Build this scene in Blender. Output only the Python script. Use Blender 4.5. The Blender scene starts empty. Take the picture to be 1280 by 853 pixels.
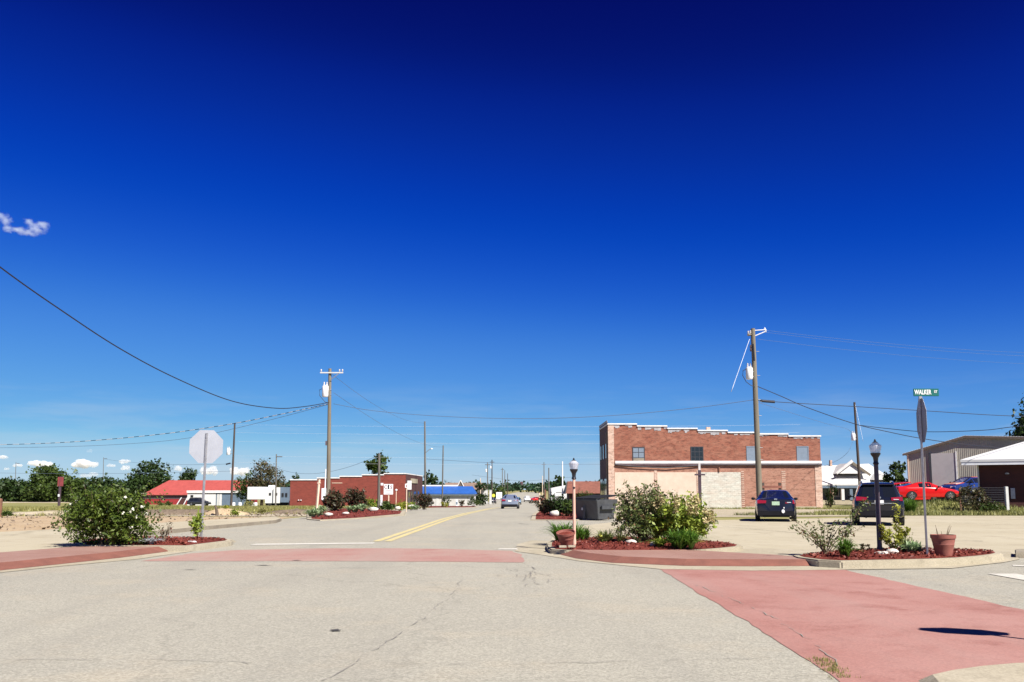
import bpy, bmesh, math, random
import numpy as np
from mathutils import Vector, Matrix
random.seed(7)
RNG = np.random.default_rng(11)
SC = bpy.context.scene
COL = SC.collection
R = math.radians
PI = math.pi

# ------------------------------------------------------------------ camera model (photo measured at 1280 x 853)
FOC, CAMH, PITCH, SHIFT = 1100.0, 1.5, R(6.3), 64.1
CP, SP = math.cos(PITCH), math.sin(PITCH)

BREAKS = [(-5000, 0.0), (45, 0.0), (60, -.12), (75, -.30), (92, -.5), (120, -.95), (150, -1.55), (185, -2.05), (240, -2.25), (330, -1.9), (450, -1.2), (700, -1.0), (6000, -1.0)]
def gz(y):
    for (a, za), (b, zb) in zip(BREAKS, BREAKS[1:]):
        if y <= b:
            return za + (zb - za) * (y - a) / (b - a)
    return BREAKS[-1][1]

def ray(u, v):
    xc = (u - 640) / FOC; yc = (426.5 + SHIFT - v) / FOC
    return Vector((xc, CP - yc * SP, SP + yc * CP))
def at(u, v, y):                      # world point at distance y that the photo shows at u, v
    d = ray(u, v); t = y / d.y
    return Vector((t * d.x, y, CAMH + t * d.z))
def gp(u, v, off=0.0):                # point of the ground (plus off) the photo shows at u, v
    d = ray(u, v); z = off
    for _ in range(12):
        t = (z - CAMH) / d.z; z = gz(t * d.y) + off
    return Vector((t * d.x, t * d.y, z))
def base(u, y):                       # ground point in column u at distance y
    p = at(u, 600, y); return Vector((p.x, y, gz(y)))
def hz(u, v, y):                      # height above ground
    return at(u, v, y).z - gz(y)

# ------------------------------------------------------------------ object helpers
def props(o, label=None, cat=None, group=None, kind=None):
    if label: o['label'] = label
    if cat: o['category'] = cat
    if group: o['group'] = group
    if kind: o['kind'] = kind
    return o
def thing(name, label, cat, loc=(0, 0, 0), rz=0, group=None):
    o = bpy.data.objects.new(name, None); COL.objects.link(o)
    o.location = loc; o.rotation_euler = (0, 0, rz); o.empty_display_size = .2
    return props(o, label, cat, group)
def link_mesh(name, me, mat, parent=None):
    o = bpy.data.objects.new(name, me); COL.objects.link(o)
    if mat: me.materials.append(mat)
    if parent: o.parent = parent
    return o
def copy_tree(o, parent=None):
    c = o.copy(); COL.objects.link(c)
    if parent: c.parent = parent
    for ch in o.children: copy_tree(ch, c)
    return c

class MB:
    """collects shapes into ONE mesh"""
    def __init__(s): s.v = []; s.f = []
    def add(s, vs, fs):
        n = len(s.v); s.v += [tuple(p) for p in vs]; s.f += [tuple(i + n for i in f) for f in fs]; return s
    def box(s, c, d, rz=0, m=None):
        x, y, z = (k / 2 for k in d); ca, sa = math.cos(rz), math.sin(rz); vs = []
        for sz in (-z, z):
            for (a, b) in ((-x, -y), (x, -y), (x, y), (-x, y)):
                p = Vector((a, b, sz))
                if m is not None: p = m @ p
                p = Vector((p.x * ca - p.y * sa, p.x * sa + p.y * ca, p.z))
                vs.append((c[0] + p.x, c[1] + p.y, c[2] + p.z))
        return s.add(vs, [(3, 2, 1, 0), (4, 5, 6, 7), (0, 1, 5, 4), (1, 2, 6, 5), (2, 3, 7, 6), (3, 0, 4, 7)])
    def tube(s, pts, r, n=8, caps=True):
        pts = [Vector(p) for p in pts]; rs = r if isinstance(r, (list, tuple)) else [r] * len(pts)
        vs = []; fs = []
        for i, p in enumerate(pts):
            d = (pts[min(i + 1, len(pts) - 1)] - pts[max(i - 1, 0)]).normalized()
            up = Vector((0, 0, 1)) if abs(d.z) < .95 else Vector((1, 0, 0))
            a = d.cross(up).normalized(); b = a.cross(d)
            for k in range(n):
                t = 2 * PI * k / n; vs.append(p + (a * math.cos(t) + b * math.sin(t)) * rs[i])
        for i in range(len(pts) - 1):
            for k in range(n):
                fs.append((i * n + k, i * n + (k + 1) % n, (i + 1) * n + (k + 1) % n, (i + 1) * n + k))
        if caps: fs += [tuple(range(n))[::-1], tuple(range((len(pts) - 1) * n, len(pts) * n))]
        return s.add(vs, fs)
    def lathe(s, prof, n=16, c=(0, 0, 0)):
        vs = []; fs = []
        for (r, z) in prof:
            for k in range(n):
                t = 2 * PI * k / n; vs.append((c[0] + r * math.cos(t), c[1] + r * math.sin(t), c[2] + z))
        for i in range(len(prof) - 1):
            for k in range(n):
                fs.append((i * n + k, i * n + (k + 1) % n, (i + 1) * n + (k + 1) % n, (i + 1) * n + k))
        fs += [tuple(range(n))[::-1], tuple(range((len(prof) - 1) * n, len(prof) * n))]
        return s.add(vs, fs)
    def prism(s, pts, axis, a, b):
        """polygon pts extruded along axis ('x','y','z') from a to b"""
        def P(p, t):
            return {'x': (t, p[0], p[1]), 'y': (p[0], t, p[1]), 'z': (p[0], p[1], t)}[axis]
        n = len(pts); vs = [P(p, a) for p in pts] + [P(p, b) for p in pts]
        fs = [tuple(range(n))[::-1], tuple(range(n, 2 * n))] + [(i, (i + 1) % n, n + (i + 1) % n, n + i) for i in range(n)]
        return s.add(vs, fs)
    def quad(s, a, b, c, d): return s.add([a, b, c, d], [(0, 1, 2, 3)])
    def slab(s, a, b, c, d, t):
        """thick panel: quad abcd extruded backwards by t"""
        a, b, c, d = map(Vector, (a, b, c, d)); n = (b - a).cross(d - a).normalized() * -t
        return s.add([a, b, c, d, a + n, b + n, c + n, d + n], [(0, 1, 2, 3), (7, 6, 5, 4), (0, 4, 5, 1), (1, 5, 6, 2), (2, 6, 7, 3), (3, 7, 4, 0)])
    def build(s, name, mat, parent=None, smooth=False, bevel=0, fix=True):
        me = bpy.data.meshes.new(name); me.from_pydata(s.v, [], s.f)
        if fix or bevel:
            bm = bmesh.new(); bm.from_mesh(me)
            bmesh.ops.recalc_face_normals(bm, faces=bm.faces)
            if bevel:
                es = [e for e in bm.edges if len(e.link_faces) == 2 and e.calc_face_angle(0) > .6]
                bmesh.ops.bevel(bm, geom=es, offset=bevel, segments=2, affect='EDGES', clamp_overlap=True)
            bm.to_mesh(me); bm.free()
        if smooth:
            me.shade_smooth() if smooth is True else me.shade_smooth()
            if smooth is not True: me.set_sharp_from_angle(angle=smooth)
        return link_mesh(name, me, mat, parent)

def np_mesh(name, V, k, mat, parent=None):
    """V: (N*k, 3) vertices, every k of them one face"""
    V = np.asarray(V, dtype=np.float32); n = len(V); me = bpy.data.meshes.new(name)
    me.vertices.add(n); me.vertices.foreach_set('co', V.ravel())
    me.loops.add(n); me.loops.foreach_set('vertex_index', np.arange(n, dtype=np.int32))
    me.polygons.add(n // k); me.polygons.foreach_set('loop_start', np.arange(0, n, k, dtype=np.int32))
    me.update(calc_edges=True); me.validate()
    return link_mesh(name, me, mat, parent)

def text_mesh(body, size, extrude=.002, font_scale_x=1.0):
    cu = bpy.data.curves.new('lettering', 'FONT'); cu.body = body; cu.size = size; cu.extrude = extrude
    cu.align_x = 'CENTER'; cu.align_y = 'CENTER'; cu.offset = size * .018
    o = bpy.data.objects.new('lettering', cu); COL.objects.link(o)
    dg = bpy.context.evaluated_depsgraph_get(); me = bpy.data.meshes.new_from_object(o.evaluated_get(dg))
    bpy.data.objects.remove(o); bpy.data.curves.remove(cu)
    me.materials.clear()
    for v in me.vertices: v.co.x *= font_scale_x
    return me

# ------------------------------------------------------------------ materials
def nodes_of(name):
    m = bpy.data.materials.new(name); m.use_nodes = True; nt = m.node_tree
    b = nt.nodes['Principled BSDF']; return m, nt, b
def N(nt, t, **kw):
    n = nt.nodes.new(t)
    for k, v in kw.items(): setattr(n, k, v)
    return n
def c4(c): return (c[0], c[1], c[2], 1)
def mix(nt, fac, a, b, blend='MIX'):
    n = N(nt, 'ShaderNodeMix', data_type='RGBA', blend_type=blend); n.clamp_result = False
    for s, v in ((0, fac), (6, a), (7, b)):
        if hasattr(v, 'links'): nt.links.new(v, n.inputs[s])
        elif s == 0: n.inputs[0].default_value = v
        else: n.inputs[s].default_value = c4(v)
    return n.outputs[2]
def noise(nt, vec, scale, detail=4, rough=.6):
    n = N(nt, 'ShaderNodeTexNoise'); n.inputs['Scale'].default_value = scale
    n.inputs['Detail'].default_value = detail; n.inputs['Roughness'].default_value = rough
    nt.links.new(vec, n.inputs['Vector']); return n.outputs['Fac']
def ramp(nt, fac, lo, hi):
    n = N(nt, 'ShaderNodeMapRange'); n.inputs['From Min'].default_value = lo; n.inputs['From Max'].default_value = hi
    nt.links.new(fac, n.inputs['Value']); return n.outputs['Result']
def math_(nt, op, a, b=0.0):
    n = N(nt, 'ShaderNodeMath', operation=op)
    for i, v in enumerate((a, b)):
        if hasattr(v, 'links'): nt.links.new(v, n.inputs[i])
        else: n.inputs[i].default_value = v
    return n.outputs[0]
def bumped(nt, b, h, strength=.3, dist=.02):
    n = N(nt, 'ShaderNodeBump'); n.inputs['Strength'].default_value = strength; n.inputs['Distance'].default_value = dist
    nt.links.new(h, n.inputs['Height']); nt.links.new(n.outputs['Normal'], b.inputs['Normal'])
def pos(nt): return N(nt, 'ShaderNodeNewGeometry').outputs['Position']
def objc(nt): return N(nt, 'ShaderNodeTexCoord').outputs['Object']
def scaled(nt, vec, s):
    n = N(nt, 'ShaderNodeVectorMath', operation='MULTIPLY'); nt.links.new(vec, n.inputs[0]); n.inputs[1].default_value = s
    return n.outputs[0]

def M(name, col, rough=.7, var=.18, scale=4, bump=0.0, col2=None, metal=0.0, spec=.5, coat=0.0, world=False, stretch=(1, 1, 1), fine=0):
    m, nt, b = nodes_of(name)
    vec = scaled(nt, pos(nt) if world else objc(nt), stretch)
    f = noise(nt, vec, scale, 5)
    c2 = col2 or tuple(min(1, c * (1 + var)) for c in col); c1 = col if col2 else tuple(c * (1 - var) for c in col)
    out = mix(nt, ramp(nt, f, .3, .7), c1, c2)
    if fine:
        g = noise(nt, vec, scale * 14, 3)
        out = mix(nt, fine, out, mix(nt, ramp(nt, g, .3, .7), tuple(c * .55 for c in col), tuple(min(1, c * 1.4) for c in col)))
    nt.links.new(out, b.inputs['Base Color'])
    b.inputs['Roughness'].default_value = rough; b.inputs['Metallic'].default_value = metal
    b.inputs['Specular IOR Level'].default_value = spec; b.inputs['Coat Weight'].default_value = coat
    b.inputs['Coat Roughness'].default_value = .05
    if bump: bumped(nt, b, noise(nt, vec, scale * 6, 4), bump, .02)
    return m

def leafmat(name, a, b_, trans=.25, c=None, vscale=1.2):
    """leaf colours differ from leaf to leaf and from clump to clump"""
    m, nt, b = nodes_of(name); g = N(nt, 'ShaderNodeNewGeometry')
    f = noise(nt, objc(nt), vscale, 2)
    k = math_(nt, 'ADD', math_(nt, 'MULTIPLY', g.outputs['Random Per Island'], .55), math_(nt, 'MULTIPLY', ramp(nt, f, .3, .7), .45))
    col = mix(nt, k, a, b_)
    if c: col = mix(nt, ramp(nt, g.outputs['Random Per Island'], .86, .9), col, c)
    nt.links.new(col, b.inputs['Base Color']); b.inputs['Roughness'].default_value = .5; b.inputs['Specular IOR Level'].default_value = .3
    t = N(nt, 'ShaderNodeBsdfTranslucent'); ms = N(nt, 'ShaderNodeMixShader'); ms.inputs[0].default_value = trans
    nt.links.new(col, t.inputs['Color']); nt.links.new(b.outputs[0], ms.inputs[1]); nt.links.new(t.outputs[0], ms.inputs[2])
    nt.links.new(ms.outputs[0], nt.nodes['Material Output'].inputs['Surface']); return m

def brickmat(name, a, b_, mortar, w=.22, h=.075, blot=.35, blotcol=None, ms=.012):
    m, nt, b = nodes_of(name); o = objc(nt); s = N(nt, 'ShaderNodeSeparateXYZ'); nt.links.new(o, s.inputs[0])
    cmb = N(nt, 'ShaderNodeCombineXYZ'); nt.links.new(math_(nt, 'ADD', s.outputs[0], s.outputs[1]), cmb.inputs[0]); nt.links.new(s.outputs[2], cmb.inputs[1])
    t = N(nt, 'ShaderNodeTexBrick'); nt.links.new(cmb.outputs[0], t.inputs['Vector'])
    t.inputs['Color1'].default_value = c4(a); t.inputs['Color2'].default_value = c4(b_); t.inputs['Mortar'].default_value = c4(mortar)
    t.inputs['Scale'].default_value = 1; t.inputs['Brick Width'].default_value = w; t.inputs['Row Height'].default_value = h; t.inputs['Mortar Size'].default_value = ms
    t.inputs['Bias'].default_value = 0
    vec = scaled(nt, cmb.outputs[0], (1, 2.5, 1))
    f = noise(nt, vec, .8, 6, .72); g = noise(nt, vec, 1.7, 6, .8)
    col = mix(nt, math_(nt, 'MULTIPLY', ramp(nt, f, .42, .7), blot), t.outputs['Color'], blotcol or tuple(min(1, c * 1.6) for c in a))
    col = mix(nt, math_(nt, 'MULTIPLY', ramp(nt, g, .5, .6), blot * .95), col, tuple(c * .3 for c in a))
    nt.links.new(col, b.inputs['Base Color']); b.inputs['Roughness'].default_value = .85
    bumped(nt, b, t.outputs['Fac'], -.3, .01); return m

def groundmat(name, cols, scales=(.15, 1.2), fine=None, bump=.3, joints=None, rough=.9, stains=None, cracks=0, fscale=55):
    """cols: base, second, third colour mixed by two noises; fine: speckle amount"""
    m, nt, b = nodes_of(name); p = pos(nt)
    f = noise(nt, p, scales[0], 6, .65); g = noise(nt, p, scales[1], 5, .65)
    col = mix(nt, ramp(nt, f, .38, .62), cols[0], cols[1])
    if len(cols) > 2: col = mix(nt, ramp(nt, g, .52, .68), col, cols[2])
    h = g
    if fine:
        v = N(nt, 'ShaderNodeTexVoronoi'); v.inputs['Scale'].default_value = fscale; nt.links.new(p, v.inputs['Vector'])
        k = noise(nt, p, fscale * .65, 3, .7)
        sp = N(nt, 'ShaderNodeSeparateColor'); nt.links.new(v.outputs['Color'], sp.inputs[0])
        col = mix(nt, fine, col, mix(nt, sp.outputs[0], tuple(c * .45 for c in cols[0]), tuple(min(.9, c * 1.55) for c in cols[0])))
        col = mix(nt, math_(nt, 'MULTIPLY', ramp(nt, k, .55, .75), fine), col, tuple(c * .5 for c in cols[0]))
        h = math_(nt, 'ADD', sp.outputs[0], k)
    if stains:
        sx = scaled(nt, p, (1, .12, 1)); st = noise(nt, sx, .8, 5, .6)
        col = mix(nt, math_(nt, 'MULTIPLY', ramp(nt, st, .5, .72), stains[1]), col, stains[0])
    if cracks:
        w = N(nt, 'ShaderNodeVectorMath', operation='MULTIPLY_ADD'); nv = N(nt, 'ShaderNodeTexNoise'); nv.inputs['Scale'].default_value = 1.3; nv.inputs['Detail'].default_value = 5
        nt.links.new(p, nv.inputs['Vector']); nt.links.new(nv.outputs['Color'], w.inputs[0]); w.inputs[1].default_value = (1.2, 1.2, 0); nt.links.new(p, w.inputs[2])
        vo = N(nt, 'ShaderNodeTexVoronoi', feature='DISTANCE_TO_EDGE'); vo.inputs['Scale'].default_value = .22; nt.links.new(w.outputs[0], vo.inputs['Vector'])
        col = mix(nt, math_(nt, 'MULTIPLY', ramp(nt, vo.outputs['Distance'], .006, .001), cracks), col, tuple(c * .4 for c in cols[0]))
    if joints:
        br = N(nt, 'ShaderNodeTexBrick', offset=0); nt.links.new(p, br.inputs['Vector']); br.inputs['Scale'].default_value = 1
        br.inputs['Brick Width'].default_value = joints; br.inputs['Row Height'].default_value = joints; br.inputs['Mortar Size'].default_value = .012
        br.inputs['Color1'].default_value = (0, 0, 0, 1); br.inputs['Color2'].default_value = (0, 0, 0, 1); br.inputs['Mortar'].default_value = (1, 1, 1, 1)
        col = mix(nt, math_(nt, 'MULTIPLY', br.outputs['Fac'], .5), col, tuple(c * .5 for c in cols[0]))
    nt.links.new(col, b.inputs['Base Color']); b.inputs['Roughness'].default_value = rough; b.inputs['Specular IOR Level'].default_value = .2
    if bump: bumped(nt, b, h, bump, .01)
    return m

def glassmat(name, tint=(.02, .025, .03), rough=.04):
    m, nt, b = nodes_of(name); b.inputs['Base Color'].default_value = c4(tint); b.inputs['Roughness'].default_value = rough
    b.inputs['Specular IOR Level'].default_value = .6; return m

MT = {}
def mats():
    MT['asphalt'] = groundmat('asphalt', [(.292, .278, .232), (.338, .320, .262), (.36, .322, .248)], (.11, .5), fine=.38, bump=.6, stains=((.215, .205, .178), .4), cracks=.2)
    MT['concrete'] = groundmat('concrete', [(.385, .345, .255), (.345, .305, .218), (.30, .26, .185)], (.2, .9), fine=.12, bump=.15, joints=3.1, cracks=.35)
    MT['kerb'] = groundmat('kerb concrete', [(.37, .33, .25), (.30, .265, .19), (.25, .22, .16)], (.6, 3), fine=.2, bump=.2)
    MT['kerb_dirty'] = groundmat('weathered kerb', [(.20, .17, .13), (.28, .25, .19), (.13, .11, .09)], (.6, 3), fine=.2, bump=.2)
    MT['crosswalk'] = groundmat('red stamped crosswalk', [(.29, .14, .118), (.34, .19, .165), (.25, .115, .097)], (.3, 1.1), fine=.2, bump=.3, cracks=.12, stains=((.30, .20, .175), .5))
    MT['crosswalk_faded'] = groundmat('faded red stamped crosswalk', [(.31, .175, .15), (.33, .225, .19), (.29, .15, .128)], (.3, 1.1), fine=.2, bump=.3, stains=((.30, .24, .205), .7))
    MT['mulch'] = groundmat('red mulch', [(.15, .030, .020), (.09, .018, .013), (.20, .05, .035)], (2, 9), fine=.5, bump=.8, fscale=30)
    MT['sand'] = groundmat('sandy dirt', [(.36, .265, .16), (.37, .295, .20), (.26, .165, .09)], (.16, .7), fine=.3, bump=.5, fscale=20)
    MT['lot'] = groundmat('pale gravel lot', [(.38, .33, .25), (.30, .26, .17), (.21, .18, .09)], (.15, .7), fine=.3, bump=.4, fscale=20)
    MT['ground'] = groundmat('dry grass ground', [(.20, .19, .06), (.33, .28, .15), (.13, .14, .035)], (.06, .3), fine=.25, bump=.4, fscale=10)
    MT['grass_ground'] = groundmat('grass ground', [(.15, .16, .045), (.30, .26, .12), (.09, .11, .025)], (.12, .5), fine=.25, bump=.4, fscale=10)
    MT['pavers'] = paver()
    MT['pavers_edge'] = M('red kerb ramp bricks', (.165, .062, .043), .85, .25, 3, .3, world=True, fine=.3)
    MT['white_paint'] = groundmat('worn white road paint', [(.54, .52, .47), (.44, .42, .37), (.35, .32, .28)], (.8, 5), fine=.2, bump=.1)
    MT['yellow_paint'] = groundmat('worn yellow road paint', [(.50, .42, .20), (.45, .385, .21), (.36, .32, .24)], (.5, 3), fine=.3, bump=.1)
    MT['crack'] = M('tar crack', (.22, .205, .18), .9, .2, 6, world=True)
    MT['patch'] = M('dark road patch', (.06, .055, .05), .8, .3, 12, .3, world=True)
    MT['rock'] = M('white rock', (.50, .47, .42), .8, .3, 5, .5)
    MT['galv'] = M('galvanised steel', (.36, .36, .37), .45, .2, 8, 0, metal=.6)
    MT['alu'] = M('bare aluminium sign back', (.38, .40, .44), .55, .06, 3, 0, metal=.15)
    MT['alu_shaded'] = M('shaded aluminium sign back', (.20, .21, .25), .6, .15, 3)  # darker copy of the sign aluminium, shade of the turned-away back in its colour
    MT['sign_red'] = M('red sign face', (.45, .02, .02), .4, .05)
    MT['sign_white'] = M('white sign face', (.75, .75, .74), .4, .06)
    MT['sign_green'] = M('green street sign', (.003, .105, .09), .4, .08, 3)
    MT['pink_post'] = M('faded pink painted post', (.55, .34, .26), .6, .15, 7, fine=.2, stretch=(1, 1, .2))
    MT['dark_post'] = M('dark brown painted post', (.055, .035, .045), .4, .2, 5)
    MT['black'] = M('black paint', (.015, .015, .02), .4, .2)
    MT['lamp_glass'] = lampglass()
    MT['terracotta'] = M('terracotta clay', (.22, .07, .052), .75, .3, 4, .15, fine=.25)
    MT['wood_pole'] = M('weathered pole timber', (.155, .135, .10), .9, .35, 5, .4, stretch=(1, 1, .08), fine=.3)
    MT['wood_pole_far'] = M('grey pole timber', (.11, .10, .085), .9, .3, 5, .2, stretch=(1, 1, .1))
    MT['wood_dark'] = M('dark creosote timber', (.055, .04, .032), .9, .3, 5, .2, stretch=(1, 1, .1))
    MT['stake'] = M('pale timber stake', (.62, .48, .36), .8, .12, 6)
    MT['can'] = M('pale grey enamel', (.68, .69, .71), .4, .06)
    MT['porcelain'] = M('grey porcelain', (.45, .43, .42), .3, .1)
    MT['cable'] = M('black cable', (.012, .013, .022), .6, .1)
    MT['wire'] = M('bright aluminium wire', (.55, .58, .62), .5, .1, metal=.3)
    MT['wire_mid'] = M('grey wire', (.10, .13, .19), .5, .1)
    MT['brick_red'] = brickmat('weathered red brick', (.255, .070, .036), (.16, .040, .022), (.21, .12, .085), blot=.7, blotcol=(.33, .155, .10), ms=.008)
    MT['brick_pale'] = brickmat('sun faded pink brick', (.29, .115, .072), (.215, .075, .046), (.33, .23, .17), blot=.6, blotcol=(.40, .225, .16), ms=.009)
    MT['brick_mottled'] = brickmat('mottled brick pier', (.45, .26, .18), (.33, .15, .10), (.52, .44, .36), blot=.6, blotcol=(.58, .48, .40))
    MT['brick_deep'] = brickmat('deep red brick', (.20, .036, .021), (.145, .024, .014), (.17, .04, .03), blot=.35, blotcol=(.28, .055, .035))
    MT['brick_dark'] = brickmat('dark brown brick', (.065, .013, .011), (.045, .010, .008), (.05, .02, .018), blot=.25)
    MT['brick_front'] = brickmat('shaded front brick', (.10, .042, .034), (.07, .03, .026), (.10, .06, .05), blot=.4)  # shade of the street-facing side put into a darker brick colour
    MT['stucco'] = M('worn pinkish whitewash', (.47, .365, .285), .9, .08, 1.1, .1, fine=.12, col2=(.55, .46, .37))
    MT['white_block'] = brickmat('peeling white painted block', (.50, .50, .44), (.44, .44, .38), (.34, .32, .27), .4, .2, .45, (.40, .28, .21))
    MT['coping'] = M('white painted coping', (.62, .61, .60), .6, .15, 2.5, fine=.1)
    MT['coping_dirty'] = M('flaking grey coping', (.30, .29, .30), .8, .55, 2.2, .2, fine=.4)
    MT['ledge_dark'] = M('ledge shade and dark fittings', (.09, .06, .07), .8, .3, 3)
    MT['glass_dark'] = glassmat('dark window glass', (.012, .015, .02))
    MT['glass_sky'] = M('blue grey window board', (.15, .19, .24), .5, .1, 3)
    MT['frame_dark'] = M('dark window frame', (.03, .032, .04), .6, .2)
    MT['white_wall'] = M('white painted wall', (.56, .555, .54), .7, .08, 2)
    MT['cream_wall'] = M('off white wall', (.45, .44, .42), .8, .12, 1.5)
    MT['roof_red'] = ribbed('red metal roof', (.345, .07, .06), 2.5)
    MT['wall_red'] = ribbed('red metal siding', (.27, .024, .026), 3)
    MT['roof_white'] = ribbed('white metal roof', (.72, .72, .70), 2.5)
    MT['roof_plain'] = M('plain pale metal roof', (.52, .52, .52), .6, .06, .8)
    MT['roof_blue'] = ribbed('blue metal roof', (.02, .09, .33), 3)
    MT['roof_brown'] = M('rusty brown roof', (.17, .062, .042), .8, .35, 1.5, .2, fine=.25)
    MT['roof_tan'] = M('tan shingle roof', (.19, .13, .10), .9, .25, 2, .2)
    MT['roof_grey'] = M('grey shingle roof', (.46, .46, .45), .8, .12, 3, .2, fine=.15)
    MT['metal_tan'] = ribbed('tan ribbed metal siding', (.285, .262, .22), 3.4)
    MT['metal_door'] = M('pale lavender roller door', (.36, .335, .335), .6, .05, 2)
    MT['trim_brown'] = M('dark brown trim', (.10, .075, .06), .6, .2)
    MT['wall_blue'] = M('blue grey siding', (.10, .14, .19), .7, .15, 2)
    MT['rv_white'] = M('white trailer siding', (.58, .58, .57), .4, .04, 1)
    MT['rubber'] = M('tyre rubber', (.014, .014, .015), .85, .2)
    MT['rim'] = M('alloy rim', (.35, .35, .36), .35, .1, metal=.8)
    MT['dark_trim'] = M('dark plastic trim', (.010, .010, .013), .6, .2, spec=.15)
    MT['chrome'] = M('chrome', (.7, .7, .72), .15, .05, metal=1)
    MT['tail'] = M('red tail light lens', (.26, .012, .018), .15, .1, spec=.7)
    MT['head'] = M('clear lamp lens', (.6, .6, .6), .15, .1, spec=.7)
    MT['plate'] = M('licence plate', (.36, .50, .36), .5, .25, 30)
    MT['car_glass'] = glassmat('car glass', (.008, .010, .014), .03)
    for k, c in (('navy', (.006, .009, .028)), ('black_blue', (.006, .008, .018)), ('silver_blue', (.16, .19, .26)), ('red', (.50, .012, .014)), ('blue', (.012, .03, .15)), ('orange', (.55, .10, .03)), ('white', (.70, .70, .70)), ('dark', (.02, .022, .028)), ('teal', (.10, .18, .26))):
        MT['paint_' + k] = M('car paint ' + k.replace('_', ' '), c, .22, .06, 2, coat=.7, spec=.2)
    MT['dumpster'] = M('dark grey dumpster steel', (.052, .055, .06), .5, .3, 3, .1, fine=.15)
    MT['lid'] = M('black plastic lid', (.016, .016, .018), .8, .2, spec=.15)
    MT['rubble'] = groundmat('dark rubble', [(.13, .10, .075), (.22, .17, .12), (.07, .06, .05)], (.9, 3), fine=.5, bump=.8, fscale=9)
    MT['bark'] = M('bark', (.10, .075, .055), .95, .3, 6, .5, stretch=(1, 1, .3))
    MT['twig'] = M('twig', (.13, .09, .055), .9, .25, 8)
    MT['treeA'] = leafmat('deep green foliage', (.010, .026, .006), (.038, .066, .014), .12, vscale=.3)
    MT['treeB'] = leafmat('mid green foliage', (.020, .042, .007), (.07, .105, .018), .15, vscale=.3)
    MT['treeC'] = leafmat('bronze green foliage', (.038, .044, .017), (.105, .09, .036), c=(.15, .085, .06), vscale=.4)
    MT['treefar'] = leafmat('far pine foliage', (.018, .046, .022), (.045, .085, .035), vscale=.08)
    MT['rose'] = leafmat('rose bush leaves', (.014, .038, .005), (.12, .165, .022), .2, vscale=2.0)
    MT['myrtle'] = leafmat('grey green shrub leaves', (.05, .085, .02), (.19, .22, .075), c=(.20, .13, .07), vscale=2)
    MT['hydra'] = leafmat('yellow green shrub leaves', (.08, .15, .015), (.34, .39, .06), vscale=2)
    MT['gold'] = leafmat('golden green leaves', (.17, .20, .02), (.45, .44, .07), vscale=3)
    MT['lily'] = leafmat('lily blades', (.035, .10, .010), (.15, .27, .035), vscale=3)
    MT['lily_pale'] = leafmat('pale lily blades', (.07, .11, .025), (.26, .30, .10), vscale=3)
    MT['purple'] = leafmat('dark purple shrub leaves', (.022, .026, .012), (.085, .068, .034), c=(.13, .04, .03), vscale=1.5)
    MT['agave'] = leafmat('grey green succulent leaves', (.14, .24, .10), (.40, .48, .27), vscale=2)
    MT['silverleaf'] = leafmat('silver leaves', (.35, .37, .38), (.62, .64, .66), .1, vscale=3)
    MT['grassblade'] = leafmat('dry grass blades', (.11, .13, .03), (.36, .32, .12), vscale=.12)
    MT['greenblade'] = leafmat('green grass blades', (.07, .10, .02), (.33, .31, .11), vscale=.25)
    MT['petal'] = M('white petals', (.62, .62, .52), .6, .08)
    MT['panicle'] = leafmat('cream flower heads', (.33, .27, .11), (.52, .44, .24), .2, vscale=3)
    MT['chips'] = leafmat('mulch chips', (.07, .013, .010), (.24, .06, .04), 0, vscale=2)
    MT['rust'] = M('rusty steel', (.16, .075, .045), .85, .3, 5)
    MT['sign_maroon'] = M('maroon lettering', (.12, .02, .05), .6, .1)
    MT['dull_red'] = M('dull red sign board', (.20, .035, .04), .6, .2)
    MT['yellow'] = M('yellow sign', (.62, .60, .05), .5, .1)
    MT['grey_ink'] = M('grey wall lettering', (.18, .18, .19), .7, .2)
    MT['light_grey'] = M('light grey cabinet', (.48, .48, .46), .6, .1)

def lampglass():
    m, nt, b = nodes_of('clear ribbed lamp glass'); b.inputs['Base Color'].default_value = (.62, .60, .64, 1); b.inputs['Roughness'].default_value = .12
    t = N(nt, 'ShaderNodeBsdfTransparent'); ms = N(nt, 'ShaderNodeMixShader'); ms.inputs[0].default_value = .5
    nt.links.new(b.outputs[0], ms.inputs[1]); nt.links.new(t.outputs[0], ms.inputs[2]); nt.links.new(ms.outputs[0], nt.nodes['Material Output'].inputs['Surface']); return m
def ribbed(name, col, freq):
    m, nt, b = nodes_of(name); o = objc(nt); s = N(nt, 'ShaderNodeSeparateXYZ'); nt.links.new(o, s.inputs[0])
    w = math_(nt, 'SINE', math_(nt, 'MULTIPLY', math_(nt, 'ADD', s.outputs[0], math_(nt, 'MULTIPLY', s.outputs[1], .6)), freq * 2 * PI))
    f = noise(nt, scaled(nt, o, (1, 1, .4)), 1.2, 5)
    col_ = mix(nt, ramp(nt, f, .3, .7), tuple(c * .86 for c in col), tuple(min(1, c * 1.1) for c in col))
    nt.links.new(col_, b.inputs['Base Color']); b.inputs['Roughness'].default_value = .5
    bumped(nt, b, math_(nt, 'POWER', math_(nt, 'ABSOLUTE', w), 6), .6, .03); return m

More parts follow.
